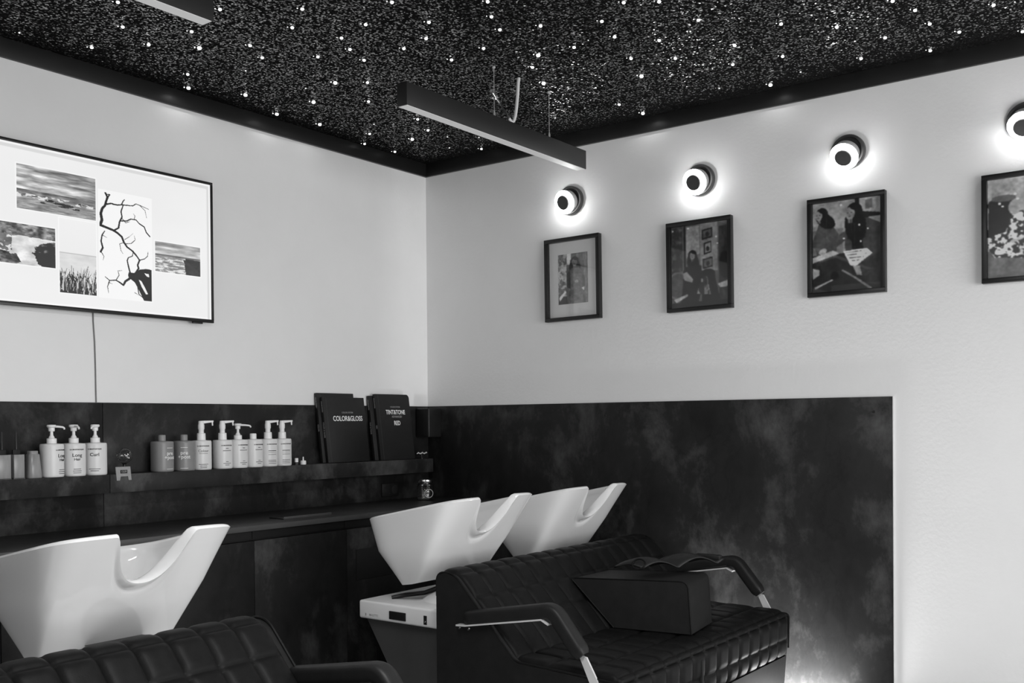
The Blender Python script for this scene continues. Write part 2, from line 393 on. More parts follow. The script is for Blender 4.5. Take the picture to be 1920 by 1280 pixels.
# ------------------------------------------------------------------ worktop, cabinets, ledge
t = thing('wall_ledge', 'dark stone-look ledge holding the shampoo bottles and swatch books', 'shelf', (-1.4, -PD, 1.08))
LZ0, LZ1, LD = 1.080, 1.160, 0.132
box('ledge_segment', -4.4, -2.213, -LD, -PD, LZ0, LZ1, MT['slate_ledge'], t, bev=0.0015)
box('ledge_segment', -2.211, -0.104, -LD, -PD, LZ0, LZ1, MT['slate_ledge'], t, bev=0.0015)
CTOP, CD = 0.925, 0.555
ct = thing('worktop', 'long dark worktop running behind the wash basins', 'worktop', (-2.0, -0.3, CTOP-0.022))
box('top_board', -4.6, -PD, -CD+0.004, -PD, CTOP-0.022, CTOP, MT['counter'], ct, bev=0.001)
box('edge_band', -4.6, -PD, -CD, -CD+0.0035, CTOP-0.023, CTOP, MT['counter_edge'], ct, bev=0.001)
edges = [-0.011, -0.53, -1.172, -1.738, -2.30, -2.87, -3.44, -4.01]
cabs = ['in the corner by the picture wall', 'half hidden behind the front wash basin of the pair', 'with a bare dark door between the two sofas', 'seen between the left basin and the dark bare door', 'behind the large left basin', 'at the far left behind the basins', 'leftmost, below the end of the worktop']
for (a, b), w in zip(zip(edges, edges[1:]), cabs):
    c = thing('base_cabinet', 'dark stone-look base cabinet ' + w, 'cabinet', ((a+b)/2, -0.25, 0), 'base cabinets under the worktop')
    box('body', b+0.001, a-0.001, -0.47, -PD, 0.08, CTOP-0.023, MT['shadowgap'], c)
    box('plinth', b+0.001, a-0.001, -0.43, -PD, 0.0, 0.08, MT['shadowgap'], c)
    d = box('door', b+0.0015, a-0.0015, -0.50, -0.471, 0.09, 0.850, MT['slate'], c, bev=0.0015)
    if abs(a+0.53) < 0.01:
        box('vent_plate', -1.11, -0.86, -0.504, -0.5, 0.592, 0.745, MT['shadowgap'], d, bev=0.001)
    box('rail', b+0.0015, a-0.0015, -0.485, -0.471, 0.858, CTOP-0.024, MT['shadowgap'], c)
s = thing('wall_socket', 'black double socket plate on the dark splashback below the ledge', 'socket', (-0.355, -PD, 0.98))
box('plate', -0.425, -0.285, -PD-0.010, -PD, 0.945, 1.022, MT['blackplastic'], s, bev=0.003)
for xx in (-0.39, -0.32): MB().lathe([(0.0, 0.011), (0.022, 0.011), (0.026, 0.010), (0.026, 0.006)], (xx, -PD, 0.983), (0, -1, 0), 20).build('outlet', MT['shadowgap'], s)
s = thing('loudspeaker', 'small black loudspeaker mounted in the corner above the ledge', 'loudspeaker', (-0.05, -0.06, 1.287))
box('cabinet', -0.125, -0.012, -0.118, -0.012, 1.287, 1.462, MT['blackplastic'], s, bev=0.006, seg=3)
box('grille', -0.127, -0.1245, -0.110, -0.020, 1.295, 1.454, MT['leather_plain'], s, bev=0.0008)
box('top_edge', -0.122, -0.015, -0.1195, -0.113, 1.4615, 1.4635, MT['darkplastic'], s)
# glass jar on the worktop
j = thing('storage_jar', 'clear glass storage jar with lid on the worktop near the corner', 'jar', (-0.275, -0.22, CTOP))
MB().lathe([(0.0, 0.0), (0.046, 0.0), (0.050, 0.006), (0.050, 0.082), (0.040, 0.094), (0.040, 0.100), (0.037, 0.100), (0.037, 0.092), (0.047, 0.08), (0.047, 0.008), (0.0, 0.006)], (-0.275, -0.22, CTOP), n=32).build('body', MT['clearglass'], j)
MB().lathe([(0.0, 0.100), (0.043, 0.100), (0.045, 0.104), (0.043, 0.118), (0.030, 0.126), (0.0, 0.128)], (-0.275, -0.22, CTOP), n=32).build('lid', MT['chrome'], j)
MB().lathe([(0.0465, 0.086), (0.0485, 0.088), (0.0465, 0.091)], (-0.275, -0.22, CTOP), n=32).build('ring', MT['chrome'], j)
MB().lathe([(0.024, 0.0), (0.026, 0.002), (0.024, 0.004), (0.022, 0.002), (0.024, 0.0)], (-0.300, -0.268, CTOP+0.042), (-0.5, -0.85, 0), 24).build('round_badge', MT['steel'], j)
tr = thing('flat_tray', 'flat dark rectangular tray lying on the worktop', 'tray', (-1.30, -0.33, CTOP))
box('tray_base', -1.52, -1.22, -0.44, -0.34, CTOP, CTOP+0.006, MT['blackplastic'], tr, bev=0.002)
box('tray_rim', -1.52, -1.22, -0.445, -0.44, CTOP, CTOP+0.012, MT['darkplastic'], tr, bev=0.001)

# ------------------------------------------------------------------ things on the ledge
def superloop(a, b, n, k):
    # evenly spaced points of a rounded square
    q = []
    for i in range(k*8):
        u = 2*PI*i/(k*8); c, s_ = math.cos(u), math.sin(u)
        q.append((a*math.copysign(abs(c)**(2/n), c), b*math.copysign(abs(s_)**(2/n), s_)))
    q = np.array(q); d = np.r_[0, np.cumsum(np.hypot(*(np.roll(q, -1, 0)-q).T))]
    qq = np.vstack([q, q[:1]]); w = np.linspace(0, d[-1], k, endpoint=False)
    return np.c_[np.interp(w, d, qq[:, 0]), np.interp(w, d, qq[:, 1])]
def loft(rings):
    V = []; F = []; n = len(rings[0])
    for r in rings: V += [tuple(p) for p in r]
    for i in range(len(rings)-1):
        for jj in range(n): F.append((i*n+jj, i*n+(jj+1) % n, (i+1)*n+(jj+1) % n, (i+1)*n+jj))
    F.append(tuple(range(n))); F.append(tuple((len(rings)-1)*n+jj for jj in range(n)))
    return V, F
BH = 0.138
def wrap(verts, cx, cy, R, z0, az):
    """bend flat text (x right, y up) around a bottle of radius R, centred at azimuth az"""
    out = []
    for (x, y, z) in verts:
        a = az + x/R; rr = R/(abs(math.cos(a))**2.5+abs(math.sin(a))**2.5)**0.4 + 0.0008 + z
        out.append((cx + rr*math.cos(a), cy + rr*math.sin(a), z0 + y))
    return out
def label_print(parent, cx, cy, R, az, lines):
    dark = MB(); pale = MB(); white = MB()
    for (kind, body, size, z, ink) in lines:
        m = {'d': dark, 'p': pale, 'w': white}[ink]
        if kind == 't':
            v, f = text_data(body, size, bold=0.0002); m.add(wrap(v, cx, cy, R, LZ1+z, az), f)
        else:                                           # a line of print too small to read
            n = 8; v = []; f = []
            for i in range(n+1): x = -body/2 + body*i/n; v += [(x, -size/2, 0), (x, size/2, 0)]
            for i in range(n): f.append((2*i, 2*i+2, 2*i+3, 2*i+1))
            m.add(wrap(v, cx, cy, R, LZ1+z, az), f)
    if dark.v: dark.build('dark_print', MT['ink'], parent, smooth=False)['kind'] = 'stuff'
    if pale.v: pale.build('pale_print', MT['lightink'], parent, smooth=False)['kind'] = 'stuff'
    if white.v: white.build('white_print', MT['whiteink'], parent, smooth=False)['kind'] = 'stuff'
def bottle(x, label, group, head, mt='bottle', capmt='whiteplastic', az=-80, lines=(), R=0.044, H=BH, spout=0, y=-0.076, nozzle_len=0.062):
    o = thing('pump_bottle' if head != 'cap' else 'capped_bottle', label, 'bottle', (x, y, LZ1), group)
    rings = []
    for (k, z) in ((0.93, 0.0), (0.985, 0.003), (1.0, 0.009), (1.0, H-0.010), (0.985, H-0.004), (0.94, H-0.0006), (0.86, H), (0.42, H+0.002)):
        L_ = superloop(R*k, R*k, 2.5, 40); rings.append([(x+p[0], y+p[1], LZ1+z) for p in L_])
    v, f = loft(rings); build('body', v, f, MT[mt], o)
    c = (x, y, LZ1+H)
    if head == 'cap':
        MB().lathe([(0.0, 0.0), (0.0165, 0.0), (0.0165, 0.026), (0.0145, 0.029), (0.0, 0.030)], c, n=24).build('cap', MT[capmt], o)
        return_lines = True
    elif head == 'disc':                                # tall stem under a flat disc head with a thin spout
        MB().lathe([(0.0, 0.0), (0.0185, 0.0), (0.0195, 0.002), (0.0195, 0.021), (0.017, 0.023), (0.0, 0.023)], c, n=24).build('collar', MT[capmt], o)
        MB().lathe([(0.0, 0.022), (0.013, 0.022), (0.010, 0.030), (0.0065, 0.036), (0.006, 0.052), (0.0, 0.052)], c, n=20).build('stem', MT[capmt], o)
        p = MB().lathe([(0.0, 0.052), (0.0115, 0.052), (0.0125, 0.056), (0.0125, 0.066), (0.018, 0.070), (0.019, 0.075), (0.0165, 0.079), (0.0, 0.080)], c, n=24).build('pump_head', MT[capmt], o)
        a = math.radians(spout); dx, dy = math.cos(a), math.sin(a); r0 = 0.010
        pts = [(x+dx*s_, y+dy*s_, c[2]+h) for s_, h in ((r0, 0.0725), (nozzle_len*0.55, 0.071), (nozzle_len*0.86, 0.069), (nozzle_len*0.96, 0.066), (nozzle_len, 0.060))]
        MB().tube(pts, [0.0055, 0.0046, 0.0042, 0.0042, 0.004], 10).build('nozzle', MT[capmt], p)
    else:                                               # thick lever head, flat spout with a hanging tip
        MB().lathe([(0.0, 0.0), (0.0200, 0.0), (0.0205, 0.002), (0.0195, 0.033), (0.017, 0.035), (0.0, 0.035)], c, n=24).build('collar', MT[capmt], o)
        p = MB().lathe([(0.0, 0.034), (0.0125, 0.034), (0.0125, 0.050), (0.0150, 0.056), (0.0150, 0.072), (0.0130, 0.080), (0.0125, 0.090), (0.0105, 0.093), (0.0, 0.093)], c, n=24).build('pump_head', MT[capmt], o)
        a = math.radians(spout); dx, dy = math.cos(a), math.sin(a)
        def S(s_, w, h): return (x+dx*s_-dy*w, y+dy*s_+dx*w, c[2]+h)
        hw = 0.0065; e = nozzle_len
        v = [S(0.006, -hw, 0.080), S(0.006, hw, 0.080), S(0.006, hw, 0.0935), S(0.006, -hw, 0.0935), S(e, -hw*0.7, 0.087), S(e, hw*0.7, 0.087), S(e, hw*0.7, 0.0945), S(e, -hw*0.7, 0.0945)]
        b = MB().add(v, [(0, 1, 2, 3), (4, 5, 6, 7), (0, 1, 5, 4), (1, 2, 6, 5), (2, 3, 7, 6), (3, 0, 4, 7)])
        b.tube([S(e-0.004, 0, 0.092), S(e-0.004, 0, 0.080), S(e-0.003, 0, 0.070)], [0.0042, 0.0040, 0.0034], 10)
        b.build('nozzle', MT[capmt], p)
    if lines: label_print(o, x, y, R, math.radians(az), lines)
    return o
BR = ('t', 'LA BIOSTHETIQUE', 0.0068, 0.112, 'd')
def small(*zs): return tuple(('b', w, 0.0022, z, 'd') for (z, w) in zs)
G1 = 'three long-hair and curl bottles on the ledge'; G2 = 'two grey treatment bottles'; G3 = 'white bottles in a row on the ledge'
ll = (BR, ('t', 'Long', 0.020, 0.088, 'd'), ('t', 'Hair', 0.015, 0.071, 'd')) + small((0.030, 0.030), (0.022, 0.034), (0.014, 0.032))
bottle(-2.441, 'white pump bottle, left of the two marked Long Hair, spout pointing right', G1, 'disc', az=-62, lines=ll, spout=8, R=0.0445)
bottle(-2.344, 'white pump bottle marked Long Hair, between its twin and the Curl bottle', G1, 'disc', az=-102, lines=ll, spout=-100, R=0.0445)
bottle(-2.246, 'white pump bottle marked Curl beside the small grey tag stand', G1, 'disc', az=-124, lines=(BR, ('t', 'Curl', 0.020, 0.088, 'd')) + small((0.027, 0.046), (0.019, 0.032)), spout=-150, R=0.0445, nozzle_len=0.03)
pl = (('b', 0.030, 0.002, 0.108, 'w'), ('t', 'pre', 0.0235, 0.083, 'w'), ('t', '+post', 0.0235, 0.064, 'w'), ('b', 0.034, 0.0016, 0.012, 'w'))
bottle(-1.917, 'grey screw-cap bottle marked pre + post, left of the grey pair', G2, 'cap', 'greybottle', 'greycap', az=-80, lines=pl, R=0.048)
bottle(-1.800, 'grey screw-cap bottle marked pre + post, touching the white row', G2, 'cap', 'greybottle', 'greycap', az=-124, lines=pl, R=0.048)
bottle(-1.704, 'white lever pump bottle marked Colour beside the grey bottles', G3, 'lever', az=-112, lines=(BR, ('t', 'Colour', 0.0165, 0.089, 'p'), ('b', 0.040, 0.0022, 0.077, 'p')) + small((0.026, 0.044), (0.018, 0.032), (0.010, 0.030)), spout=-8)
BL = (BR, ('b', 0.014, 0.0026, 0.098, 'd'), ('b', 0.042, 0.004, 0.087, 'p')) + small((0.034, 0.014), (0.026, 0.040), (0.018, 0.022))
bottle(-1.583, 'white lever pump bottle, first after the gap in the white row', G3, 'lever', az=-97, lines=BL, spout=-6)
bottle(-1.491, 'white bottle with a thin stem pump and long curved spout', G3, 'disc', az=-89, lines=BL, spout=-4, nozzle_len=0.075)
bottle(-1.398, 'white bottle closed with a plain white screw cap', G3, 'cap', az=-87, lines=BL)
BL2 = (BR, ('b', 0.044, 0.0030, 0.079, 'd'), ('b', 0.044, 0.0018, 0.070, 'p'), ('b', 0.044, 0.0026, 0.060, 'p')) + small((0.031, 0.044), (0.023, 0.044), (0.015, 0.044))
bottle(-1.305, 'white lever pump bottle, second last in the white row', G3, 'lever', az=-98, lines=BL2, spout=-6)
bottle(-1.213, 'white lever pump bottle, last in the white row before the swatch books', G3, 'lever', az=-100, lines=BL2, spout=-6)
# small dropper bottles
d = thing('dropper_bottle', 'tiny white-capped dark vial beside the last white bottle', 'bottle', (-1.122, -0.08, LZ1))
MB().lathe([(0, 0), (0.0085, 0), (0.009, 0.002), (0.009, 0.012), (0.006, 0.014), (0, 0.014)], (-1.122, -0.08, LZ1), n=16).build('vial', MT['darkplastic'], d)
MB().lathe([(0, 0.014), (0.0095, 0.014), (0.0095, 0.033), (0.008, 0.035), (0, 0.035)], (-1.122, -0.08, LZ1), n=16).build('cap', MT['whiteplastic'], d)
d = thing('nozzle_cap', 'white cap with a pointed nozzle lying on the ledge near the swatch books', 'cap', (-1.076, -0.08, LZ1))
MB().lathe([(0, 0), (0.0150, 0), (0.0155, 0.002), (0.0150, 0.018), (0.012, 0.021), (0, 0.022)], (-1.076, -0.08, LZ1), n=20).build('cap_body', MT['whiteplastic'], d)
MB().lathe([(0, 0.021), (0.0042, 0.021), (0.003, 0.040), (0.0, 0.041)], (-1.076, -0.08, LZ1), n=12).build('tip', MT['whiteplastic'], d)
# clear plastic containers at the left
for x, w, lab in ((-2.648, 0.050, 'frosted square container at the left edge holding dark brush handles'), (-2.590, 0.046, 'frosted square container with a brush beside the tapered bottle')):
    o = thing('brush_holder', lab, 'container', (x, -0.076, LZ1), 'brush containers on the ledge')
    m = MB(); hw = w/2; H = 0.098
    for (x0, x1, y0, y1) in ((x-hw, x+hw, -0.076-hw, -0.076-hw+0.003), (x-hw, x+hw, -0.076+hw-0.003, -0.076+hw), (x-hw, x-hw+0.003, -0.076-hw, -0.076+hw), (x+hw-0.003, x+hw, -0.076-hw, -0.076+hw)): m.box(x0, x1, y0, y1, LZ1, LZ1+H, 0.001)
    m.box(x-hw, x+hw, -0.076-hw, -0.076+hw, LZ1, LZ1+0.003)
    m.build('holder', MT['frosted'], o)
    b = thing('tint_brush', 'thin dark tint brush standing in the frosted container ' + ('at the left edge' if x < -2.62 else 'beside the tapered bottle'), 'brush', (x+0.004, -0.070, LZ1+0.003), 'tint brushes')
    MB().tube([(x+0.004, -0.070, LZ1+0.004), (x+0.004, -0.068, LZ1+0.09), (x+0.006, -0.064, LZ1+0.19)], [0.006, 0.006, 0.0025], 8).build('handle', MT['blackplastic'], b)
    MB().box(x-0.014, x+0.018, -0.076, -0.064, LZ1+0.085, LZ1+0.118, 0.003).build('bristles', MT['shadowgap'], b)
o = thing('tapered_bottle', 'tapered frosted bottle with a flat cap left of the pump bottles', 'bottle', (-2.523, -0.076, LZ1))
rings = [[(-2.523+p[0], -0.076+p[1], LZ1+z) for p in superloop(a, a, 3.5, 32)] for a, z in ((0.030, 0), (0.031, 0.003), (0.0235, 0.094), (0.021, 0.098))]
v, f = loft(rings); build('body', v, f, MT['frosted'], o)
rings = [[(-2.523+p[0], -0.076+p[1], LZ1+z) for p in superloop(a, a, 3.5, 32)] for a, z in ((0.0185, 0.098), (0.0185, 0.109), (0.017, 0.111))]
v, f = loft(rings); build('cap', v, f, MT['greycap'], o)
# tag stand with a tiny display, straddling the ledge edge
o = thing('tag_stand', 'small grey H-shaped tag stand with a dark display clipped to the ledge', 'sign', (-2.155, -LD-0.002, 1.133))
ol = [(-2.188, 1.192), (-2.118, 1.192), (-2.112, 1.133), (-2.126, 1.133), (-2.129, 1.150), (-2.164, 1.150), (-2.168, 1.133), (-2.183, 1.133)]
v, f = prism(ol, 1, -LD-0.0045, -LD-0.0005); build('tag_body', v, f, MT['tagcard'], o, smooth=False)
box('display', -2.166, -2.133, -LD-0.0053, -LD-0.0045, 1.163, 1.178, MT['shadowgap'], o)
m = MB(); v, f = text_data('12:29', 0.0125, bold=0.0002)
m.add([(-2.1495+p[0]*0.92, -LD-0.0056-p[2], 1.1705+p[1]) for p in v], f); m.build('digits', MT['greyink'], o, smooth=False)
# glass globe ornament
o = thing('glass_globe', 'clear glass globe ornament standing behind the small grey tag', 'ornament', (-2.105, -0.070, LZ1))
MB().lathe([(0.0, 0.03)] + [(0.036*math.sin(a), 0.078-0.036*math.cos(a)) for a in np.linspace(0.35, PI-0.01, 16)], (-2.105, -0.070, LZ1), n=32).build('globe', MT['clearglass'], o)
MB().lathe([(0, 0), (0.016, 0), (0.016, 0.004), (0.006, 0.010), (0.006, 0.040), (0.012, 0.045), (0, 0.045)], (-2.105, -0.070, LZ1), n=20).build('foot', MT['blackplastic'], o)
for k, (dx, dz, r) in enumerate(((-0.010, 0.083, 0.0035), (0.006, 0.084, 0.0042), (0.003, 0.070, 0.003), (0.010, 0.068, 0.0045))):
    MB().lathe([(0, -r), (r*0.8, -r*0.6), (r, 0), (r*0.8, r*0.6), (0, r)], (-2.105+dx, -0.09, LZ1+dz), n=10).build('bead', MT['chrome'], o)
# ornament near the corner
o = thing('silver_hair_clips', 'small shiny silver clip ornament at the corner end of the ledge', 'ornament', (-0.145, -0.076, LZ1))
MB().lathe([(0, 0), (0.012, 0), (0.012, 0.003), (0.003, 0.005), (0.003, 0.028), (0, 0.028)], (-0.145, -0.076, LZ1), n=12).build('stand', MT['blackplastic'], o)
for k in range(5):
    x = -0.182 + k*0.0175
    MB().tube([(x-0.011, -0.08, LZ1+0.030+0.004*(k % 2)), (x, -0.084, LZ1+0.036-0.006*(k % 2)), (x+0.010, -0.08, LZ1+0.033)], [0.002, 0.0045, 0.0022], 8).build('clip', MT['steel'], o)

# ------------------------------------------------------------------ swatch books leaning on the splashback
def book(x0, w, h, thick, y_off, label, lines, spine=True, round_=False, spine_txt=''):
    """a binder leaning back: bottom stands on the ledge, top against the wall"""
    o = thing('swatch_book', label, 'book', (x0+w/2, -0.10+y_off, LZ1), 'swatch books on the ledge')
    ang = math.radians(7.5); base = Vector((x0, -0.112+y_off, LZ1+thick*math.sin(ang)))
    U = Vector((0, math.sin(ang), math.cos(ang))); Nn = Vector((0, -math.cos(ang), math.sin(ang)))     # up along the book, out of its front
    def W(a, b, c): return base + Vector((a, 0, 0)) + U*b + Nn*c + Vector((0, 0, 0))
    def slab(name, a0, a1, b0, b1, c0, c1, m, bev=0.0012):
        v, f = box_data(a0, a1, b0, b1, c0, c1, bev); return build(name, [W(*q) for q in v], f, m, o)
    if round_:
        r = 0.022; pts = [(0, 0), (w, 0), (w, h-r)] + [(w-r+r*math.cos(a), h-r+r*math.sin(a)) for a in np.linspace(0.2, PI/2, 6)] + [(0, h)]
        n = len(pts); v = [W(p[0], p[1], 0.0) for p in pts] + [W(p[0], p[1], -0.004) for p in pts]
        build('front_cover', v, [tuple(range(n)), tuple(range(n, 2*n))] + [(i, (i+1) % n, n+(i+1) % n, n+i) for i in range(n)], MT['book'], o, smooth=False)
    else: slab('front_cover', 0, w, 0, h, -0.004, 0, MT['book'])
    slab('back_cover', 0, w, 0, h-0.002, -thick, -thick+0.004, MT['book'])
    slab('page_block', 0.004, w-0.006, 0.004, h-0.006, -thick+0.0042, -0.0042, MT['shadowgap'])
    slab('spine', -0.003, 0.001, 0, h, -thick, 0, MT['book'])
    slab('hinge_groove', 0.022, 0.0235, 0.002, h-0.002, -0.0006, 0.0004, MT['darkplastic'], 0)
    m = MB(); g = MB()
    for (body, size, a, b, bold, xs, ink) in lines:
        v, f = text_data(body, size, bold=bold, xscale=xs); (m if ink == 'w' else g).add([W(a+p[0], b+p[1], 0.0008+p[2]) for p in v], f)
    if m.v: m.build('title', MT['whiteink'], o, smooth=False)['kind'] = 'stuff'
    if spine_txt:
        for (body, b, s_) in ((spine_txt, h*0.50, 0.014), ('COLOR SYSTEM', h-0.052, 0.0105)):
            v, f = text_data(body, s_, bold=0.0002); g.add([W(-0.0036-p[2], b-p[0]*0.8, -thick/2+p[1]) for p in v], f)
    if g.v: g.build('small_print', MT['greyink'], o, smooth=False)['kind'] = 'stuff'
    return o
book(-0.925, 0.272, 0.381, 0.018, 0.041, 'rear black swatch book behind the Color & Gloss book', (), spine_txt='COLOR')
book(-0.905, 0.310, 0.358, 0.018, 0.020, 'black swatch book titled Color & Gloss in white capitals', (('COLOR&GLOSS', 0.0395, 0.172, 0.239, 0.0006, 0.80, 'w'), ('COLOR SYSTEM', 0.0125, 0.172, 0.273, 0.0001, 0.95, 'g')), spine_txt='COLOR & GLOSS')
book(-0.530, 0.270, 0.372, 0.018, 0.041, 'rear black swatch book behind the Tint & Tone book', (), spine_txt='TINT & TONE')
book(-0.502, 0.282, 0.382, 0.018, 0.020, 'black swatch book titled Tint & Tone Red with a rounded corner', (('TINT&TONE', 0.036, 0.155, 0.276, 0.0006, 0.80, 'w'), ('RED', 0.036, 0.160, 0.212, 0.0006, 0.80, 'w'), ('COLOR SYSTEM', 0.0120, 0.155, 0.307, 0.0001, 0.95, 'g'), ('ADVANCED', 0.0165, 0.162, 0.250, 0.0002, 0.95, 'g')), round_=True, spine_txt='RED')

# ------------------------------------------------------------------ painting of flat prints (grey values 0..1 as seen, y down)
def lin(a): a = np.clip(a, 0, 1); return np.where(a <= 0.04045, a/12.92, ((a+0.055)/1.055)**2.4)
class Art:
    def __init__(s, w, h, asp, bg=0.9):
        s.w, s.h, s.asp = w, h, asp
        s.X, s.Y = np.meshgrid((np.arange(w)+0.5)/w, (np.arange(h)+0.5)/h)
        s.A = np.full((h, w), float(bg))
    def noise(s, fx, fy, seed, oct_=4):
        r = np.random.default_rng(seed); out = np.zeros_like(s.A); amp = 1.0; tot = 0
        for o in range(oct_):
            gx, gy = max(2, int(fx*2**o))+2, max(2, int(fy*2**o))+2; g = r.random((gy, gx))
            xx = s.X*(gx-1.001); yy = s.Y*(gy-1.001); i = xx.astype(int); j = yy.astype(int); fx_ = xx-i; fy_ = yy-j
            fx_ = fx_*fx_*(3-2*fx_); fy_ = fy_*fy_*(3-2*fy_)
            out += amp*((g[j, i]*(1-fx_)+g[j, i+1]*fx_)*(1-fy_)+(g[j+1, i]*(1-fx_)+g[j+1, i+1]*fx_)*fy_); tot += amp; amp *= 0.55
        return out/tot
    def put(s, mask, val): s.A = np.where(mask, val, s.A); return s
    def poly(s, pts, val=None):
        inside = np.zeros_like(s.A, bool); n = len(pts)
        for i in range(n):
            (x0, y0), (x1, y1) = pts[i], pts[(i+1) % n]
            if y0 == y1: continue
            inside ^= ((s.Y >= min(y0, y1)) & (s.Y < max(y0, y1)) & (s.X < x0+(s.Y-y0)*(x1-x0)/(y1-y0)))
        if val is not None: s.put(inside, val)
        return inside
    def ell(s, cx, cy, rx, ry, val=None, rot=0):
        dx = (s.X-cx)*s.asp; dy = s.Y-cy; c, q = math.cos(rot), math.sin(rot)
        m = ((dx*c+dy*q)/(rx*s.asp))**2+((-dx*q+dy*c)/ry)**2 < 1
        if val is not None: s.put(m, val)
        return m
    def line(s, pts, wid, val):
        m = np.zeros_like(s.A, bool); k = len(pts)
        for i in range(k-1):
            (x0, y0), (x1, y1) = pts[i], pts[i+1]; ax, ay = (x1-x0)*s.asp, y1-y0; q = ax*ax+ay*ay+1e-12
            tt = np.clip((((s.X-x0)*s.asp)*ax+(s.Y-y0)*ay)/q, 0, 1); dd = np.hypot((s.X-x0)*s.asp-tt*ax, (s.Y-y0)-tt*ay)
            w0 = wid[0]+(wid[1]-wid[0])*i/(k-1); w1 = wid[0]+(wid[1]-wid[0])*(i+1)/(k-1)
            m |= dd < (w0+(w1-w0)*tt)
        return s.put(m, val)
    def mesh(s, name, origin, U, V, m, parent, gain=1.0):
        """grid of origin + u*U + v*V, one vertex per sample"""
        off = wloc(parent); w, h = s.w, s.h
        u = np.linspace(0, 1, w)[None, :, None]; v = np.linspace(0, 1, h)[:, None, None]
        P_ = np.array(origin)[None, None]+u*np.array(U)[None, None]+v*np.array(V)[None, None]-np.array(off)[None, None]
        me = bpy.data.meshes.new(name); nv = w*h; idx = np.arange(nv).reshape(h, w)
        q = np.stack([idx[:-1, :-1], idx[1:, :-1], idx[1:, 1:], idx[:-1, 1:]], -1).reshape(-1)
        nf = (w-1)*(h-1)
        me.vertices.add(nv); me.vertices.foreach_set('co', P_.reshape(-1).astype(np.float32))
        me.loops.add(nf*4); me.loops.foreach_set('vertex_index', q.astype(np.int32))
        me.polygons.add(nf); me.polygons.foreach_set('loop_start', np.arange(0, nf*4, 4, dtype=np.int32))
        me.update(calc_edges=True)
        at = me.color_attributes.new('ink', 'FLOAT_COLOR', 'POINT'); g = np.clip(lin(s.A)*gain, 0, 0.9).reshape(-1)
        at.data.foreach_set('color', np.stack([g, g, g, np.ones_like(g)], -1).reshape(-1).astype(np.float32))
        return link(name, me, m, parent)

# ------------------------------------------------------------------ television
TVR, TVL, TVT, TVB = -1.603, -2.86, 2.542, 1.864
tv = thing('television', 'wall-mounted television showing white mat with black and white seascapes', 'television', ((TVR+TVL)/2, 0, TVB))
TY = -0.045
box('back_case', TVL+0.03, TVR-0.03, -0.022, 0, TVB+0.03, TVT-0.03, MT['tvbody'], tv)
box('panel', TVL+0.003, TVR-0.003, TY+0.004, -0.022, TVB+0.003, TVT-0.003, MT['tvbody'], tv)
BZ = 0.013
m = MB(); m.box(TVL, TVR, TY-0.003, TY+0.012, TVT-BZ, TVT, 0.001); m.box(TVL, TVR, TY-0.003, TY+0.012, TVB, TVB+BZ*1.25, 0.001)
m.box(TVL, TVL+BZ, TY-0.003, TY+0.012, TVB+BZ, TVT-BZ); m.box(TVR-BZ, TVR, TY-0.003, TY+0.012, TVB+BZ, TVT-BZ)
m.build('bezel', MT['tvbody'], tv)
box('sensor_tab', TVR-0.115, TVR-0.062, TY+0.0, TY+0.014, TVB-0.008, TVB, MT['tvbody'], tv, bev=0.001)
SX0, SX1, SZ0, SZ1 = TVL+BZ, TVR-BZ, TVB+BZ*1.25, TVT-BZ
mt_ = Art(330, 190, (SX1-SX0)/(SZ1-SZ0), 0.925)
mt_.A += (mt_.noise(3, 3, 5, 3)-0.5)*0.02
e_ = 0.0155
mt_.put((mt_.X < e_*0.55) | (mt_.X > 1-e_*0.55) | (mt_.Y < e_) | (mt_.Y > 1-e_), 0.97)
edge = ((mt_.Y > e_) & (mt_.Y < e_*2.3)) | ((mt_.X < 1-e_*0.55) & (mt_.X > 1-e_*1.25)); mt_.put(edge & (mt_.Y > e_) & (mt_.X < 1-e_*0.55), 0.845)
scr = mt_.mesh('screen', (SX0, TY, SZ1), (SX1-SX0, 0, 0), (0, 0, SZ0-SZ1), MT['screen'], tv)
def on_screen(name, x0, x1, z0, z1, art, label):
    """one picture shown on the screen (x right, z up), with a thin white border"""
    b = 0.005
    fr_ = Art(4, 4, 1, 0.985); fr_.mesh('picture_border', (x0-b, TY-0.0006, z1+b), (x1-x0+2*b, 0, 0), (0, 0, z0-z1-2*b), MT['screen'], scr)
    o = art.mesh(name, (x0, TY-0.0012, z1), (x1-x0, 0, 0), (0, 0, z0-z1), MT['screen'], scr); o['label'] = label
def art_beach():
    a = Art(170, 100, 1.75); n = a.noise(4, 5, 1); st = a.noise(3, 14, 2, 4); sk2 = a.noise(3, 6, 8, 5); sky = 0.66+0.9*(st-0.5)+0.10*(1-a.X)-0.10*a.X+0.55*(sk2-0.5)
    a.A = sky; hz = 0.545; w = a.noise(10, 40, 3); a.put(a.Y > hz, 0.50+0.5*(w-0.5)-0.10*(a.Y < hz+0.05)); a.put((a.Y > 0.72), 0.60+0.5*(w-0.55))
    f_ = a.noise(12, 16, 4); a.put((a.Y > 0.64) & (a.Y < 0.74) & (f_ > 0.58), 0.86)
    for cx, cy, rx, ry in ((0.40, 0.72, 0.06, 0.030), (0.53, 0.755, 0.09, 0.028), (0.63, 0.77, 0.08, 0.03), (0.80, 0.69, 0.035, 0.028), (0.32, 0.79, 0.04, 0.02), (0.74, 0.82, 0.05, 0.025), (0.58, 0.81, 0.07, 0.018), (0.22, 0.68, 0.04, 0.012)):
        mk = a.ell(cx, cy, rx, ry) & (a.noise(30, 30, int(cx*100)) > 0.33); a.put(mk, 0.13+0.25*(a.noise(40, 40, 9)-0.3))
    return a
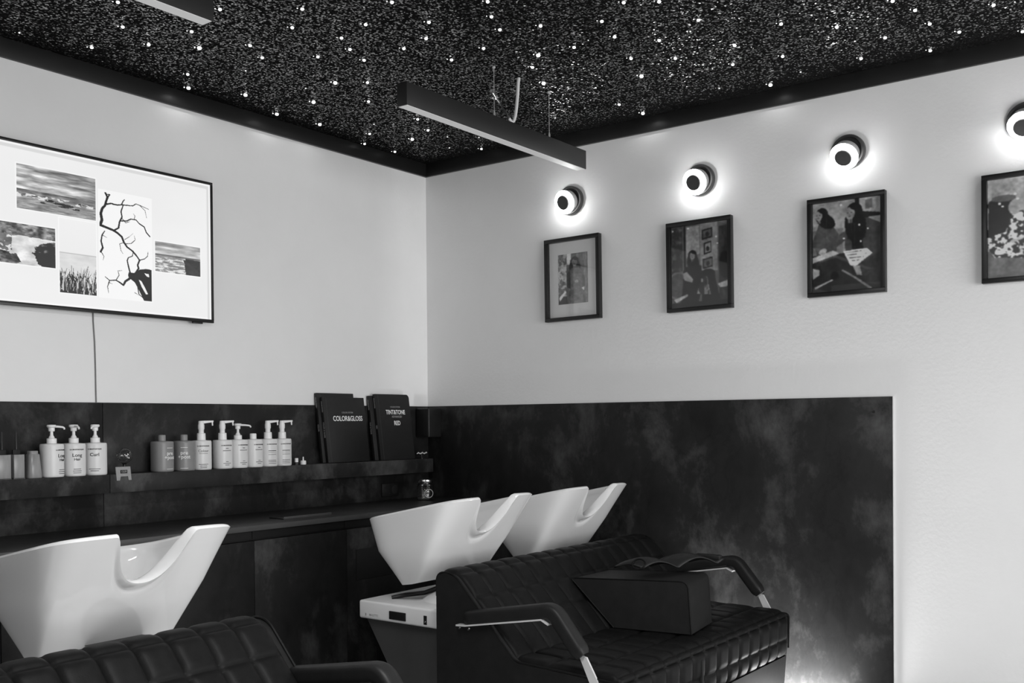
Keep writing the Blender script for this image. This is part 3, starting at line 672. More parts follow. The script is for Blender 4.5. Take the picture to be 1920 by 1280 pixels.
def art_surf():
    a = Art(120, 96, 1.3); n = a.noise(5, 6, 11, 5); q = a.noise(12, 14, 12, 4); a.A = 0.86+0.5*(n-0.5)
    a.put(a.Y < 0.30+0.12*(n-0.5), 0.40+0.9*(q-0.5)); a.put((a.X < 0.35) & (a.Y > 0.25) & (q > 0.45), 0.42+0.6*(n-0.5))
    a.put((a.X < 0.5-0.35*(1-a.Y)) & (a.Y > 0.66+0.2*a.X) & (n > 0.40), 0.36+0.9*(q-0.5))
    rock = ((a.X-1.0)/0.34)**2+((a.Y-0.72)/0.36)**2 < 1+0.9*(q-0.5); a.put(rock, 0.16+0.5*np.clip(q-0.52, 0, 1)*3*(a.Y < 0.66)); return a
def art_grass():
    a = Art(80, 150, 0.53); a.A = 0.93-0.03*a.Y; a.put(a.Y > 0.46, 0.84+0.10*(a.Y-0.46)+0.10*(a.noise(3, 20, 21)-0.5)); a.put(np.abs(a.Y-0.46) < 0.006, 0.74)
    a.put(a.Y > 0.93+0.05*(a.noise(8, 2, 22)-0.5), 0.16)
    r = random.Random(3)
    for i in range(130):
        x = r.random(); l = 0.10+0.22*r.random()*(1 if r.random() < 0.3 else 0.7); y = 1.0-0.12*r.random(); dx = (r.random()-0.5)*0.40
        v = r.choice((0.12, 0.15, 0.2, 0.12, 0.45, 0.75) if y > 0.90 else (0.14, 0.2, 0.5, 0.8)); a.line([(x, y), (x+dx*0.4, y-l*0.6), (x+dx, y-l)], (0.010, 0.002), v)
    return a
def art_branches():
    a = Art(150, 300, 0.45, 0.965); K_ = 0.10
    def br(pts, w0, w1): a.line(pts, (w0, w1), K_)
    br([(0.12, 0.02), (0.16, 0.06), (0.13, 0.10), (0.11, 0.14), (0.06, 0.17), (0.03, 0.22), (0.05, 0.28), (0.02, 0.325)], 0.008, 0.013)
    br([(0.16, 0.06), (0.20, 0.03), (0.15, 0.03), (0.13, 0.10)], 0.006, 0.004); br([(0.02, 0.33), (0.14, 0.345), (0.26, 0.36), (0.34, 0.38), (0.42, 0.41), (0.46, 0.46), (0.52, 0.50), (0.62, 0.53), (0.70, 0.57), (0.76, 0.61)], 0.012, 0.006)
    br([(0.11, 0.13), (0.22, 0.11), (0.33, 0.115), (0.42, 0.105), (0.52, 0.10), (0.64, 0.095), (0.70, 0.07), (0.80, 0.08), (0.95, 0.10)], 0.008, 0.0025); br([(0.42, 0.105), (0.45, 0.07), (0.48, 0.05)], 0.006, 0.004)
    br([(0.45, 0.11), (0.41, 0.17), (0.43, 0.22), (0.38, 0.27), (0.36, 0.33), (0.26, 0.365)], 0.005, 0.008)
    br([(0.40, 0.26), (0.52, 0.25), (0.60, 0.225), (0.70, 0.225), (0.76, 0.255), (0.86, 0.28), (0.90, 0.33), (0.97, 0.365)], 0.006, 0.005); br([(0.42, 0.23), (0.50, 0.27), (0.58, 0.25)], 0.004, 0.002); br([(0.66, 0.225), (0.68, 0.19), (0.65, 0.17)], 0.003, 0.0015)
    br([(0.78, 0.08), (0.88, 0.12), (0.91, 0.19)], 0.003, 0.0015); br([(0.76, 0.61), (0.72, 0.66), (0.74, 0.69), (0.68, 0.74), (0.60, 0.765), (0.56, 0.75)], 0.007, 0.010); br([(0.76, 0.61), (0.86, 0.59), (0.92, 0.56), (0.93, 0.52)], 0.005, 0.002)
    br([(0.48, 0.43), (0.56, 0.40), (0.64, 0.36)], 0.003, 0.0015); br([(0.50, 0.47), (0.60, 0.46), (0.68, 0.42), (0.66, 0.38)], 0.0035, 0.0015); br([(0.46, 0.46), (0.38, 0.48), (0.40, 0.54), (0.44, 0.57)], 0.0035, 0.0015)
    br([(0.64, 0.53), (0.62, 0.58), (0.54, 0.60), (0.52, 0.63), (0.54, 0.68), (0.57, 0.74)], 0.003, 0.007)
    br([(0.10, 0.38), (0.05, 0.42), (0.03, 0.48), (0.06, 0.54), (0.02, 0.58)], 0.004, 0.009); br([(0.05, 0.42), (0.14, 0.44)], 0.003, 0.0015); br([(0.03, 0.58), (0.08, 0.62), (0.06, 0.66)], 0.004, 0.001)
    br([(0.56, 0.80), (0.48, 0.83), (0.44, 0.87), (0.38, 0.85), (0.30, 0.83), (0.18, 0.84), (0.10, 0.81)], 0.011, 0.003); br([(0.30, 0.83), (0.36, 0.78), (0.34, 0.74), (0.42, 0.73)], 0.004, 0.0015); br([(0.18, 0.84), (0.14, 0.90), (0.16, 0.96)], 0.005, 0.0015); br([(0.16, 0.86), (0.24, 0.87)], 0.003, 0.001)
    a.poly([(0.56, 0.74), (0.68, 0.74), (0.76, 0.70), (0.90, 0.685), (1.0, 0.69), (1.0, 1.0), (0.84, 1.0), (0.74, 0.90), (0.66, 0.83), (0.54, 0.79), (0.53, 0.76)], K_)
    a.poly([(0.74, 0.80), (0.79, 0.81), (0.86, 0.87), (0.92, 0.93), (0.88, 0.935), (0.80, 0.87)], 0.93); a.poly([(0.85, 0.73), (0.94, 0.735), (0.95, 0.765), (0.90, 0.76)], 0.93)
    br([(0.72, 0.88), (0.74, 0.94), (0.84, 0.98)], 0.005, 0.003); br([(0.66, 0.93), (0.74, 0.95)], 0.003, 0.001); return a
def art_cliff():
    a = Art(100, 64, 1.55); st = a.noise(3, 10, 31, 4); a.A = 0.74+0.5*(st-0.5)-0.12*(a.Y < 0.15); w = a.noise(8, 30, 32)
    a.put(a.Y > 0.42, 0.62+0.6*(w-0.5)); a.put(np.abs(a.Y-0.43) < 0.02, 0.40); a.put((a.Y > 0.5) & (w > 0.52) & (a.X < 0.68), 0.88)
    edge_ = 0.62+0.10*(a.Y-0.5)+0.06*(a.noise(3, 10, 33)-0.5); a.put((a.X > edge_+0.05*(a.Y < 0.5)) & (a.Y > 0.41+0.06*a.X), 0.17+0.18*(a.noise(10, 10, 34)-0.4)); a.put((a.X > 0.44) & (a.X < 0.56) & (a.Y > 0.40) & (a.Y < 0.46), 0.35); return a
on_screen('seascape_picture', -2.560, -2.213, 2.265, 2.447, art_beach(), 'beach with rocks under streaky clouds')
on_screen('surf_picture', -2.68, -2.398, 2.036, 2.202, art_surf(), 'foaming surf and dark rock')
on_screen('grass_picture', -2.380, -2.213, 1.938, 2.252, art_grass(), 'dune grass before pale sea')
on_screen('branch_picture', -2.196, -1.941, 1.938, 2.403, art_branches(), 'black bare branches on white')
on_screen('cliff_picture', -1.921, -1.677, 2.080, 2.218, art_cliff(), 'dark cliff by the sea')
cb = thing('television_cable', 'thin grey cable hanging from the television down the white wall', 'cable', (-2.2, -0.004, PTOP))
pts = [(-2.207, -0.006, 1.875), (-2.2055, -0.004, 1.83), (-2.200, -0.004, 1.74), (-2.1975, -0.004, 1.62), (-2.197, -0.004, 1.53), (-2.196, -0.004, PTOP+0.001)]
MB().tube(pts, 0.0028, 8).build('cord', MT['cable_g'], cb)

# ------------------------------------------------------------------ framed photographs
def woman_hair(a, cx, cy, s, hair=0.07, face=0.45, lean=0.0, long_=2.6, look=0.0):
    """head with long hair: s is half the head height, look shifts the face sideways"""
    q = s/a.asp
    a.ell(cx, cy, 0.85*q, 1.02*s, hair)
    for k in np.linspace(0, 1, 7): a.ell(cx+lean*k, cy+0.3*s+long_*s*k, (0.92+0.22*math.sin(k*PI))*q, 0.62*s, hair)
    fx = cx+look*q; a.poly([(fx-0.22*q, cy+0.6*s), (fx+0.22*q, cy+0.6*s), (fx+0.26*q, cy+1.25*s), (fx-0.26*q, cy+1.25*s)], face*0.8)
    a.ell(fx, cy+0.12*s, 0.50*q, 0.72*s, face); a.ell(fx+(0.28-look*0.35)*q, cy-0.52*s, 0.50*q, 0.30*s, hair, 0.4)
    for e in (-0.2, 0.2): a.ell(fx+e*q+look*0.1*q, cy+0.05*s, 0.10*q, 0.07*s, face*0.45)
    a.ell(fx+look*0.12*q, cy+0.25*s, 0.06*q, 0.10*s, face*0.8); a.ell(fx+look*0.1*q, cy+0.47*s, 0.16*q, 0.06*s, face*0.55)
    for k in range(5): a.line([(cx+(k-2)*0.42*q+lean*0.2, cy+0.9*s), (cx+(k-2)*0.46*q+lean, cy+(0.6+long_)*s)], (0.05*s, 0.03*s), hair+0.06*(k % 2))
def shade_noise(a, seed, amp=0.28):
    a.A = a.A*(1+amp*2*(a.noise(7, 9, seed, 5)-0.5)+0.35*(a.noise(30, 40, seed+1, 2)-0.5))
    b_ = a.A.copy()
    for ax in (0, 1): b_ = (np.roll(b_, 1, ax)+2*b_+np.roll(b_, -1, ax))/4
    b_[0], b_[-1], b_[:, 0], b_[:, -1] = a.A[0], a.A[-1], a.A[:, 0], a.A[:, -1]; a.A = b_; return a
def photo_one():
    a = Art(70, 120, 0.58); n = a.noise(14, 6, 41); a.A = 0.28+0.30*(n-0.5)
    a.put((a.X > 0.30) & (a.X < 0.44) & (a.Y < 0.22), 0.66); a.put((a.X > 0.62), 0.36+0.3*(a.noise(20, 1, 42)-0.5)); a.put((a.X < 0.28) & (a.noise(12, 16, 43) > 0.52), 0.55); a.put((a.X < 0.30) & (a.Y > 0.84), 0.14)
    a.poly([(0.02, 0.86), (0.25, 0.72), (0.28, 0.76), (0.05, 0.93)], 0.75); woman_hair(a, 0.56, 0.17, 0.10, 0.10, 0.36, 0.02, 1.8)
    a.poly([(0.36, 0.36), (0.46, 0.29), (0.70, 0.29), (0.86, 0.36), (0.92, 0.64), (0.84, 0.74), (0.90, 1.0), (0.40, 1.0), (0.40, 0.7), (0.30, 0.62)], 0.30)
    a.poly([(0.46, 0.40), (0.80, 0.42), (0.84, 1.0), (0.42, 1.0)], 0.36); a.poly([(0.30, 0.40), (0.40, 0.34), (0.42, 0.70), (0.28, 0.66)], 0.17); a.ell(0.62, 0.56, 0.07, 0.025, 0.55); a.poly([(0.78, 0.70), (0.88, 0.68), (0.86, 0.76)], 0.80)
    return shade_noise(a, 44)
def photo_two():
    a = Art(95, 150, 0.68); a.A = 0.30+0.12*(a.noise(4, 4, 51)-0.5); a.put((a.X < 0.20), 0.16+0.5*np.clip(a.noise(16, 20, 52)-0.45, 0, 1)); a.poly([(0.26, 0.02), (0.50, 0.02), (0.50, 0.36), (0.26, 0.40)], 0.50); a.put((a.X > 0.5) & (a.X < 0.80) & (a.Y < 0.58), 0.44)
    a.put((a.X > 0.22) & (a.X < 0.255), 0.07); a.put((a.X > 0.82) & (a.Y > 0.06), 0.15+0.4*np.clip(a.noise(24, 5, 53)-0.5, 0, 1))
    for x, y, w_, h_ in ((0.54, 0.06, 0.18, 0.12), (0.57, 0.22, 0.13, 0.14), (0.55, 0.41, 0.17, 0.12)):
        a.poly([(x, y+0.02), (x+w_, y), (x+w_, y+h_), (x, y+h_+0.02)], 0.08); a.poly([(x+0.02, y+0.035), (x+w_-0.02, y+0.017), (x+w_-0.02, y+h_-0.015), (x+0.02, y+h_)], 0.30+0.2*(y > 0.2)*(y < 0.3)); a.ell(x+w_*0.5, y+h_*0.65, 0.03, 0.03, 0.12)
    a.ell(0.11, 0.72, 0.20, 0.17, 0.36); a.ell(0.11, 0.72, 0.17, 0.145, 0.26); woman_hair(a, 0.37, 0.37, 0.062, 0.07, 0.46, 0.02, 2.2)
    a.poly([(0.22, 0.50), (0.52, 0.50), (0.56, 0.72), (0.44, 1.0), (0.16, 1.0), (0.20, 0.7)], 0.10); a.poly([(0.20, 0.58), (0.27, 0.56), (0.38, 0.66), (0.36, 0.70), (0.22, 0.66)], 0.45)
    a.ell(0.63, 0.62, 0.13, 0.07, 0.09); a.poly([(0.53, 0.62), (0.74, 0.60), (0.86, 1.0), (0.52, 1.0)], 0.11); a.poly([(0.52, 0.66), (0.62, 0.64), (0.68, 0.86), (0.44, 0.84)], 0.46); a.put(a.poly([(0.52, 0.66), (0.62, 0.64), (0.68, 0.86), (0.44, 0.84)]) & (a.noise(22, 6, 54) > 0.5), 0.14)
    a.ell(0.92, 0.52, 0.10, 0.16, 0.08); a.poly([(0.80, 0.74), (1.0, 0.70), (1.0, 0.78), (0.84, 0.79)], 0.62); a.poly([(0.04, 0.89), (0.28, 0.83), (0.28, 0.86), (0.08, 0.93)], 0.60); a.put(a.Y > 0.93, 0.09)
    for x, y in ((0.03, 0.05), (0.30, 0.04), (0.78, 0.18), (0.80, 0.26)): a.ell(x, y, 0.012, 0.008, 1.0)
    return shade_noise(a, 55)
def photo_three():
    a = Art(110, 150, 0.72); a.A = 0.50+0.14*(a.noise(3, 3, 61)-0.5); a.put((a.X > 0.64) & (a.Y < 0.24), 0.56); a.put((a.X > 0.62) & (a.X < 0.68) & (a.Y < 0.2), 0.10); a.poly([(0.76, 0.03), (0.86, 0.02), (0.86, 0.12), (0.76, 0.13)], 0.34); a.put((a.Y > 0.30) & (a.X < 0.45), 0.40); a.put((a.Y > 0.58), 0.12+0.08*(a.noise(8, 8, 62)-0.5))
    a.poly([(0.0, 0.42), (0.12, 0.18), (0.26, 0.22), (0.38, 0.36), (0.34, 0.62), (0.10, 0.66)], 0.24); woman_hair(a, 0.14, 0.13, 0.075, 0.07, 0.48, 0.10, 1.3, -0.45); a.poly([(0.0, 0.40), (0.22, 0.38), (0.26, 0.44), (0.0, 0.50)], 0.26)
    a.poly([(0.46, 0.36), (0.60, 0.22), (0.80, 0.22), (1.0, 0.30), (1.0, 0.85), (0.60, 0.62), (0.48, 0.56)], 0.21); a.poly([(0.18, 0.49), (0.46, 0.34), (0.52, 0.42), (0.24, 0.57)], 0.24); a.ell(0.15, 0.54, 0.06, 0.03, 0.55, -0.5)
    woman_hair(a, 0.61, 0.14, 0.098, 0.07, 0.48, 0.03, 2.4, -0.45); a.poly([(0.56, 0.36), (0.70, 0.36), (0.74, 0.56), (0.58, 0.56)], 0.06); a.poly([(0.68, 0.14), (0.98, 0.18), (0.98, 0.21), (0.74, 0.22)], 0.10)
    a.poly([(0.0, 0.60), (0.30, 0.54), (0.40, 0.58), (0.0, 0.66)], 0.62); a.poly([(0.45, 0.56), (0.78, 0.55), (0.86, 0.61), (0.62, 0.74), (0.55, 0.72)], 0.80); lines_ = a.poly([(0.48, 0.575), (0.76, 0.565), (0.80, 0.61), (0.60, 0.71)]) & ((a.Y*90).astype(int) % 3 == 0) & (a.noise(26, 20, 63) > 0.42); a.put(lines_, 0.35)
    a.poly([(0.58, 0.72), (0.70, 0.74), (0.72, 0.84), (0.64, 0.83)], 0.50); a.poly([(0.68, 0.72), (0.96, 0.60), (1.0, 0.66), (1.0, 0.97), (0.74, 0.92)], 0.17); a.line([(0.44, 0.77), (0.62, 0.86), (0.84, 0.99)], (0.010, 0.012), 0.40); a.line([(0.04, 0.94), (0.30, 0.86)], (0.012, 0.006), 0.55); a.line([(0.10, 0.70), (0.11, 0.82)], (0.01, 0.01), 0.08); a.poly([(0.0, 0.72), (0.10, 0.74), (0.10, 0.80), (0.0, 0.84)], 0.58); a.ell(0.32, 0.82, 0.06, 0.045, 0.05)
    for x, y in ((0.42, 0.05), (0.68, 0.29), (0.80, 0.34), (0.70, 0.47), (0.46, 0.42)): a.ell(x, y, 0.012, 0.008, 1.0)
    return shade_noise(a, 64)
def photo_four():
    a = Art(110, 150, 0.72); a.A = 0.58+0.12*(a.noise(3, 3, 71)-0.5); a.put(np.abs(a.X-0.58) < 0.004, 0.35); a.poly([(0.55, 0.28), (1.0, 0.12), (1.0, 0.62), (0.60, 0.55)], 0.22); a.put((a.Y > 0.72), 0.28); a.poly([(0.60, 0.45), (1.0, 0.40), (1.0, 0.80), (0.66, 0.72)], 0.34)
    body = a.poly([(0.02, 0.46), (0.14, 0.36), (0.40, 0.34), (0.60, 0.36), (0.98, 0.26), (1.0, 0.33), (0.60, 0.42), (0.58, 0.66), (0.54, 0.82), (0.10, 0.80), (0.0, 0.68)]); sp = a.noise(26, 34, 72, 2); a.put(body, np.where(sp > 0.5, 0.80, 0.13))
    a.ell(0.17, 0.26, 0.17, 0.075, 0.12); a.poly([(0.02, 0.22), (0.24, 0.20), (0.30, 0.34), (0.22, 0.54), (0.0, 0.58)], 0.08); a.ell(0.33, 0.30, 0.075, 0.075, 0.55); a.ell(0.20, 0.20, 0.15, 0.035, 0.30); a.poly([(0.05, 0.78), (0.52, 0.82), (0.48, 1.0), (0.02, 1.0)], 0.33); a.line([(0.30, 0.64), (0.44, 0.60), (0.55, 0.58)], (0.018, 0.012), 0.62); a.poly([(0.46, 0.62), (0.56, 0.60), (0.58, 0.68), (0.48, 0.70)], 0.10)
    for x, y in ((0.15, 0.25), (0.19, 0.28), (0.34, 0.17), (0.37, 0.22), (0.60, 0.24)): a.ell(x, y, 0.014, 0.009, 1.0)
    return shade_noise(a, 73)
FRZ0, FRZ1, FW = 1.932, 2.388, 0.357
def picture(yc, zc, label, art, mat_board=False, tilt=0.0):
    """black box frame on the right-hand wall; yc is its middle"""
    o = thing('picture_frame', label, 'picture', (0, yc, zc), 'framed photographs under the wall lamps')
    h = (FRZ1-FRZ0)/2; y0, y1, z0, z1 = yc-FW/2, yc+FW/2, zc-h, zc+h; b = 0.020; dp = 0.034
    for nm, (ya, yb, za, zb) in dict(a=(y0, y1, z1-b, z1), b=(y0, y1, z0, z0+b), c=(y0, y0+b, z0+b, z1-b), d=(y1-b, y1, z0+b, z1-b)).items():
        box('frame_bar', -dp, -0.001, ya, yb, za, zb, MT['frame'], o, bev=0.0012)
    box('backing', -0.008, -0.001, y0+b, y1-b, z0+b, z1-b, MT['mat_board'] if mat_board else MT['frame'], o)
    if mat_board: py0, py1, pz0, pz1 = yc-0.093, yc+0.100, zc-0.135, zc+0.140
    else: py0, py1, pz0, pz1 = y0+b, y1-b, z0+b, z1-b
    art.mesh('photograph', (-0.0095, py1, pz1), (0, py0-py1, 0), (0, 0, pz0-pz1), MT['print'], o, gain=1.9)
    box('glass', -dp+0.010, -dp+0.0085, y0+b, y1-b, z0+b, z1-b, MT['pane'], o)
    o.rotation_euler = (tilt, 0, 0)
    return o
picture(-1.083, 2.157, 'small photograph of a standing woman in a wide white mat, black frame', photo_one(), True, math.radians(-0.5))
picture(-1.845, 2.155, 'black framed photograph of a seated woman with small pictures behind her', photo_two(), tilt=math.radians(-0.4))
picture(-2.585, 2.172, 'black framed photograph of two women bending over printed sheets', photo_three())
picture(-3.342, 2.170, 'black framed photograph of a woman in spotted blouse at the right edge', photo_four())

# ------------------------------------------------------------------ wall lamps
def sconce(y, z, n, label):
    o = thing('wall_lamp', label, 'lamp', (0, y, z), 'round wall lamps above the pictures')
    MB().lathe([(0.0, 0.0), (0.076, 0.0), (0.078, 0.003), (0.078, 0.026), (0.075, 0.030), (0.066, 0.030), (0.060, 0.022), (0.0, 0.022)], (0, y, z), (-1, 0, 0), 48).build('wall_cup', MT['lampmetal'], o)
    n = Vector(n).normalized(); c = Vector((-0.030, y, z)) + Vector((0, 0, -0.004))
    h = MB().lathe([(0.0, -0.012), (0.050, -0.012), (0.0585, 0.0), (0.0595, 0.016), (0.0595, 0.030), (0.056, 0.034), (0.0, 0.034)], c, n, 48).build('swivel_head', MT['lamphead'], o)
    MB().lathe([(0.0405, 0.034), (0.0580, 0.034), (0.0630, 0.037), (0.0640, 0.043), (0.0600, 0.049), (0.052, 0.052), (0.045, 0.051), (0.0415, 0.047), (0.0405, 0.034)], c, n, 48).build('glowing_ring', MT['glow'], h)
    MB().lathe([(0.0, 0.034), (0.036, 0.034), (0.0395, 0.040), (0.0395, 0.056), (0.037, 0.059), (0.0, 0.060)], c, n, 40).build('centre_cap', MT['lampcap'], h)
    return o
sconce(-1.071, 2.586, (-1, 0.12, -0.35), 'round dark wall lamp with glowing ring nearest the room corner')
sconce(-1.850, 2.581, (-1, 0.08, -0.40), 'round dark glowing wall lamp, second from the corner')
sconce(-2.595, 2.598, (-1, 0.10, -0.85), 'round wall lamp tilted downwards, third from the corner')
sconce(-3.335, 2.603, (-1, 0.08, -0.90), 'round wall lamp cut off by the right edge of the view')

# ------------------------------------------------------------------ pendant light bars
def pendant(x0, x1, y0, y1, z0, z1, label, wires):
    o = thing('pendant_light', label, 'lamp', ((x0+x1)/2, (y0+y1)/2, z0), 'hanging light bars')
    box('housing', x0, x1, y0, y1, z0+0.0015, z1, MT['pendant'], o, bev=0.0015)
    box('diffuser', x0+0.006, x1-0.006, y0+0.004, y1-0.004, z0, z0+0.003, MT['diffuser'], o)
    for wx in wires:
        w = MB().tube([(wx, (y0+y1)/2, z1), (wx, (y0+y1)/2, CEIL)], 0.0011, 6).build('suspension_wire', MT['steel'], o)
        MB().lathe([(0.0, 0.0), (0.005, 0.0), (0.005, 0.022), (0.0025, 0.034), (0.0, 0.034)], (wx, (y0+y1)/2, z1), n=12).build('wire_grip', MT['lamphead'], w)
        MB().lathe([(0.0, 0.0), (0.007, 0.0), (0.007, -0.006), (0.0, -0.006)], (wx, (y0+y1)/2, CEIL), n=12).build('ceiling_button', MT['steel'], w)
    return o
PY = -1.378
pn = pendant(-1.690, -0.376, -1.405, -1.351, 2.634, 2.727, 'black linear light bar hanging above the basins with a loose white cable', (-1.090, -0.660))
MB().tube([(-0.903, PY, CEIL), (-0.908, PY, 2.93), (-0.914, PY, 2.87), (-0.924, PY, 2.81), (-0.933, PY, 2.772), (-0.945, PY, 2.748), (-0.958, PY, 2.739), (-0.970, PY, 2.742), (-0.982, PY, 2.752)], 0.0075, 10).build('feed_cable', MT['cable_w'], pn)
tb = MB().box(-1.118, -1.082, PY-0.012, PY+0.012, 2.812, 2.842, 0.003).box(-1.112, -1.086, PY-0.008, PY+0.010, 2.842, 2.850, 0.002).build('terminal_block', MT['clearglass'], pn)
MB().tube([(-1.085, PY, 2.828), (-1.055, PY-0.01, 2.80), (-1.03, PY, 2.785), (-1.00, PY, 2.775), (-0.982, PY, 2.752)], 0.0035, 8).build('black_wire', MT['blackplastic'], pn)
MB().tube([(-1.09, PY, 2.822), (-1.06, PY+0.01, 2.775), (-1.045, PY, 2.745), (-1.02, PY, 2.775), (-0.995, PY, 2.765), (-0.985, PY, 2.73)], 0.003, 8).build('black_wire', MT['blackplastic'], pn)
MB().tube([(-1.10, PY, 2.835), (-1.07, PY-0.006, 2.806), (-1.04, PY-0.004, 2.792)], 0.0022, 8).build('bare_wire', MT['chrome'], pn)
pendant(-3.985, -2.668, -1.490, -1.436, 2.634, 2.727, 'black linear light bar cut by the top left edge', (-2.95, -3.60))
added_bar = pendant(-3.91, -2.595, -2.927, -2.873, 2.634, 2.727, 'black linear light bar added above the view to light the basins', (-2.9, -3.6))  # unseen lit bar, added to brighten the left sides of basins and bases
ld = bpy.data.lights.new('added_bar_beam', 'AREA'); ld.shape = 'RECTANGLE'; ld.size = 1.28; ld.size_y = 0.045; ld.energy = 48
lo = bpy.data.objects.new('added_bar_beam', ld); C.objects.link(lo); lo.location = (-3.25, -2.90, 2.63)

# ------------------------------------------------------------------ wash basins
def basin_mesh():
    n = 400; sl = superloop(1, 1, 6.0, n)                           # unit rounded square, local y=-1 is the neck side
    zt = 1.010-0.100*sl[:, 1]*0.5                                   # rim rises towards the neck side
    x = sl[:, 0]*0.300; fr_ = sl[:, 1] < -0.55
    w = 0.118; q = np.clip(np.abs(x)/w, 0, 1); s_ = np.where(fr_, (1-q**2.4)**(1/2.0), 0.0)
    for _ in range(3): s_ = (np.roll(s_, 1)+2*s_+np.roll(s_, -1))/4
    zr = zt-0.152*s_
    zb = 0.700+0.012*(-sl[:, 1])
    def outer(t, extra=0.0):
        # t: 0 bottom, 1 full rim height
        gb = np.interp(t, [0, 0.5, 1, 2], [0, 0.74, 1, 1]); bk = np.clip((1+sl[:, 1])/2, 0, 1)**0.7  # back bulges, front runs straight
        g = t*(1-bk)+gb*bk
        ax = 0.222+(0.300-0.222)*g+extra; yb_ = np.where(sl[:, 1] < 0, 0.050, 0.080); yc = -1.275+(-1.312+1.275)*g
        by = yb_+(0.262-yb_)*g+extra
        return np.c_[sl[:, 0]*ax, yc+sl[:, 1]*by+1.33, zb+(zt-zb)*t]
    trim_ = (zr-zb)/(zt-zb); rings = []
    rings.append(outer(np.zeros(n), -0.02)); 
    for k in np.r_[np.linspace(0, 0.8, 12), np.linspace(0.84, 1.0, 8)]:
        o = outer(trim_*k); lip = np.clip((k-0.86)/0.14, 0, 1); lip = lip*lip*(3-2*lip)
        o[:, 1] -= (0.016*lip-0.009*math.exp(-((k-0.87)/0.05)**2))*s_; rings.append(o)
    top = rings[-1]
    for dlt, dz in ((0.005, 0.0055), (0.012, 0.008), (0.020, 0.008), (0.028, 0.0045), (0.034, -0.003)):
        o = outer(trim_, -dlt*(1+0.7*s_)); o[:, 1] -= 0.016*s_*(1-dlt/0.05); o[:, 2] += dz; rings.append(o)
    last = rings[-1].copy(); bot = np.c_[sl[:, 0]*0.120, sl[:, 1]*0.055+0.050, np.full(n, 0.800)]
    for k in np.linspace(0, 1, 14)[1:]:
        h = k
        pos = last*(1-h)+bot*h; fb = np.where(sl[:, 1] < -0.5, 1.05, 1.9); wv = (h**fb)[:, None]; pos[:, :2] = last[:, :2]*(1-wv)+bot[:, :2]*wv; pos[:, 2] = last[:, 2]*(1-h)+bot[:, 2]*h; rings.append(pos)
    return loft([list(map(tuple, r)) for r in rings])
bv, bf = basin_mesh()
def wash_unit(xc, label, group):
    o = thing('wash_basin', label, 'basin', (xc, -1.33, 0), group)
    def T(v): return [(p[0]+xc, p[1]-1.33, p[2]) for p in v]
    bowl = build('bowl', T(bv), bf, MT['ceramic'], o, angle=48); tag(bowl, 'glossy white ceramic bowl with a neck notch')
    MB().lathe([(0, 0.0), (0.020, 0.0), (0.022, 0.003), (0.0, 0.004)], (xc, -1.285, 0.800), n=20).build('drain', MT['chrome'], bowl)
    tp = MB(); tp.tube([(xc-0.085, -1.40, 0.875), (xc-0.085, -1.40, 0.945), (xc-0.085, -1.39, 0.965), (xc-0.080, -1.37, 0.972)], 0.010, 12); tp.lathe([(0, 0), (0.020, 0), (0.018, 0.02), (0, 0.022)], (xc-0.085, -1.40, 0.862), n=16)
    tp.build('spray_head', MT['chrome'], bowl)
    # tilting foot under the bowl
    MB().lathe([(0.0, 0.66), (0.060, 0.66), (0.070, 0.675), (0.078, 0.70), (0.10, 0.722), (0.0, 0.722)], (xc, -1.36, 0), n=32).build('pivot', MT['blackplastic'], o)
    cv = MB(); x0, x1, y0, y1 = xc-0.275, xc+0.275, -1.520, -1.016
    cv.box(x0, x1, y0, y1, 0.541, 0.618, 0.010, 3)
    cv2 = cv.build('base_cover', MT['whiteplastic'], o); tag(cv2, 'white plastic cover with switches')
    MB().lathe([(0.170, 0.617), (0.150, 0.632), (0.110, 0.648), (0.085, 0.664), (0.0, 0.664)], (xc, -1.36, 0), n=40).build('dome', MT['whiteplastic'], cv2)
    sw = box('rocker_switch', x0-0.004, x0+0.002, -1.290, -1.196, 0.5545, 0.5895, MT['blackplastic'], cv2, bev=0.003)
    lv = box('slider_slot', x0-0.0012, x0+0.002, -1.405, -1.388, 0.5535, 0.590, MT['shadowgap'], cv2)
    MB().lathe([(0, 0.006), (0.0045, 0.005), (0.006, 0.0), (0.006, -0.002)], (x0, -1.396, 0.566), (-1, 0, 0), 14).build('slider_knob', MT['chrome'], lv)
    MB().lathe([(0, 0.001), (0.004, 0.001), (0.004, -0.001)], (x0, -1.462, 0.557), (-1, 0, 0), 12).build('screw', MT['shadowgap'], cv2)
    st = box('type_label', x0-0.0006, x0+0.002, -1.142, -1.050, 0.5525, 0.568, MT['mat_board'], cv2)
    m_ = MB(); v, f = text_data('MALETTI', 0.0135, bold=0.0001); m_.add([(x0-0.0008-p[2], -1.104-p[0]*0.95, 0.560+p[1]) for p in v], f); m_.box(x0-0.001, x0, -1.062, -1.056, 0.5545, 0.566); m_.build('type_print', MT['greyink'], st, smooth=False)
    # dark tapered pedestal
    top = [(xc-0.245, -1.50), (xc+0.245, -1.50), (xc+0.245, -1.032), (xc-0.245, -1.032)]; botm = [(xc-0.20, -1.46), (xc+0.20, -1.46), (xc+0.20, -1.34), (xc-0.20, -1.34)]
    v = [(p[0], p[1], 0.541) for p in top]+[(p[0], p[1], 0.0) for p in botm]
    build('pedestal', v, [(0, 1, 2, 3), (4, 5, 6, 7), (0, 1, 5, 4), (1, 2, 6, 5), (2, 3, 7, 6), (3, 0, 4, 7)], MT['darkplastic'], o, smooth=False)
    MB().tube([(xc-0.18, -1.12, 0.622), (xc-0.14, -1.16, 0.633), (xc-0.08, -1.22, 0.640), (xc-0.05, -1.28, 0.665), (xc-0.02, -1.33, 0.70)], 0.010, 10).build('water_hose', MT['blackplastic'], o)
    return o
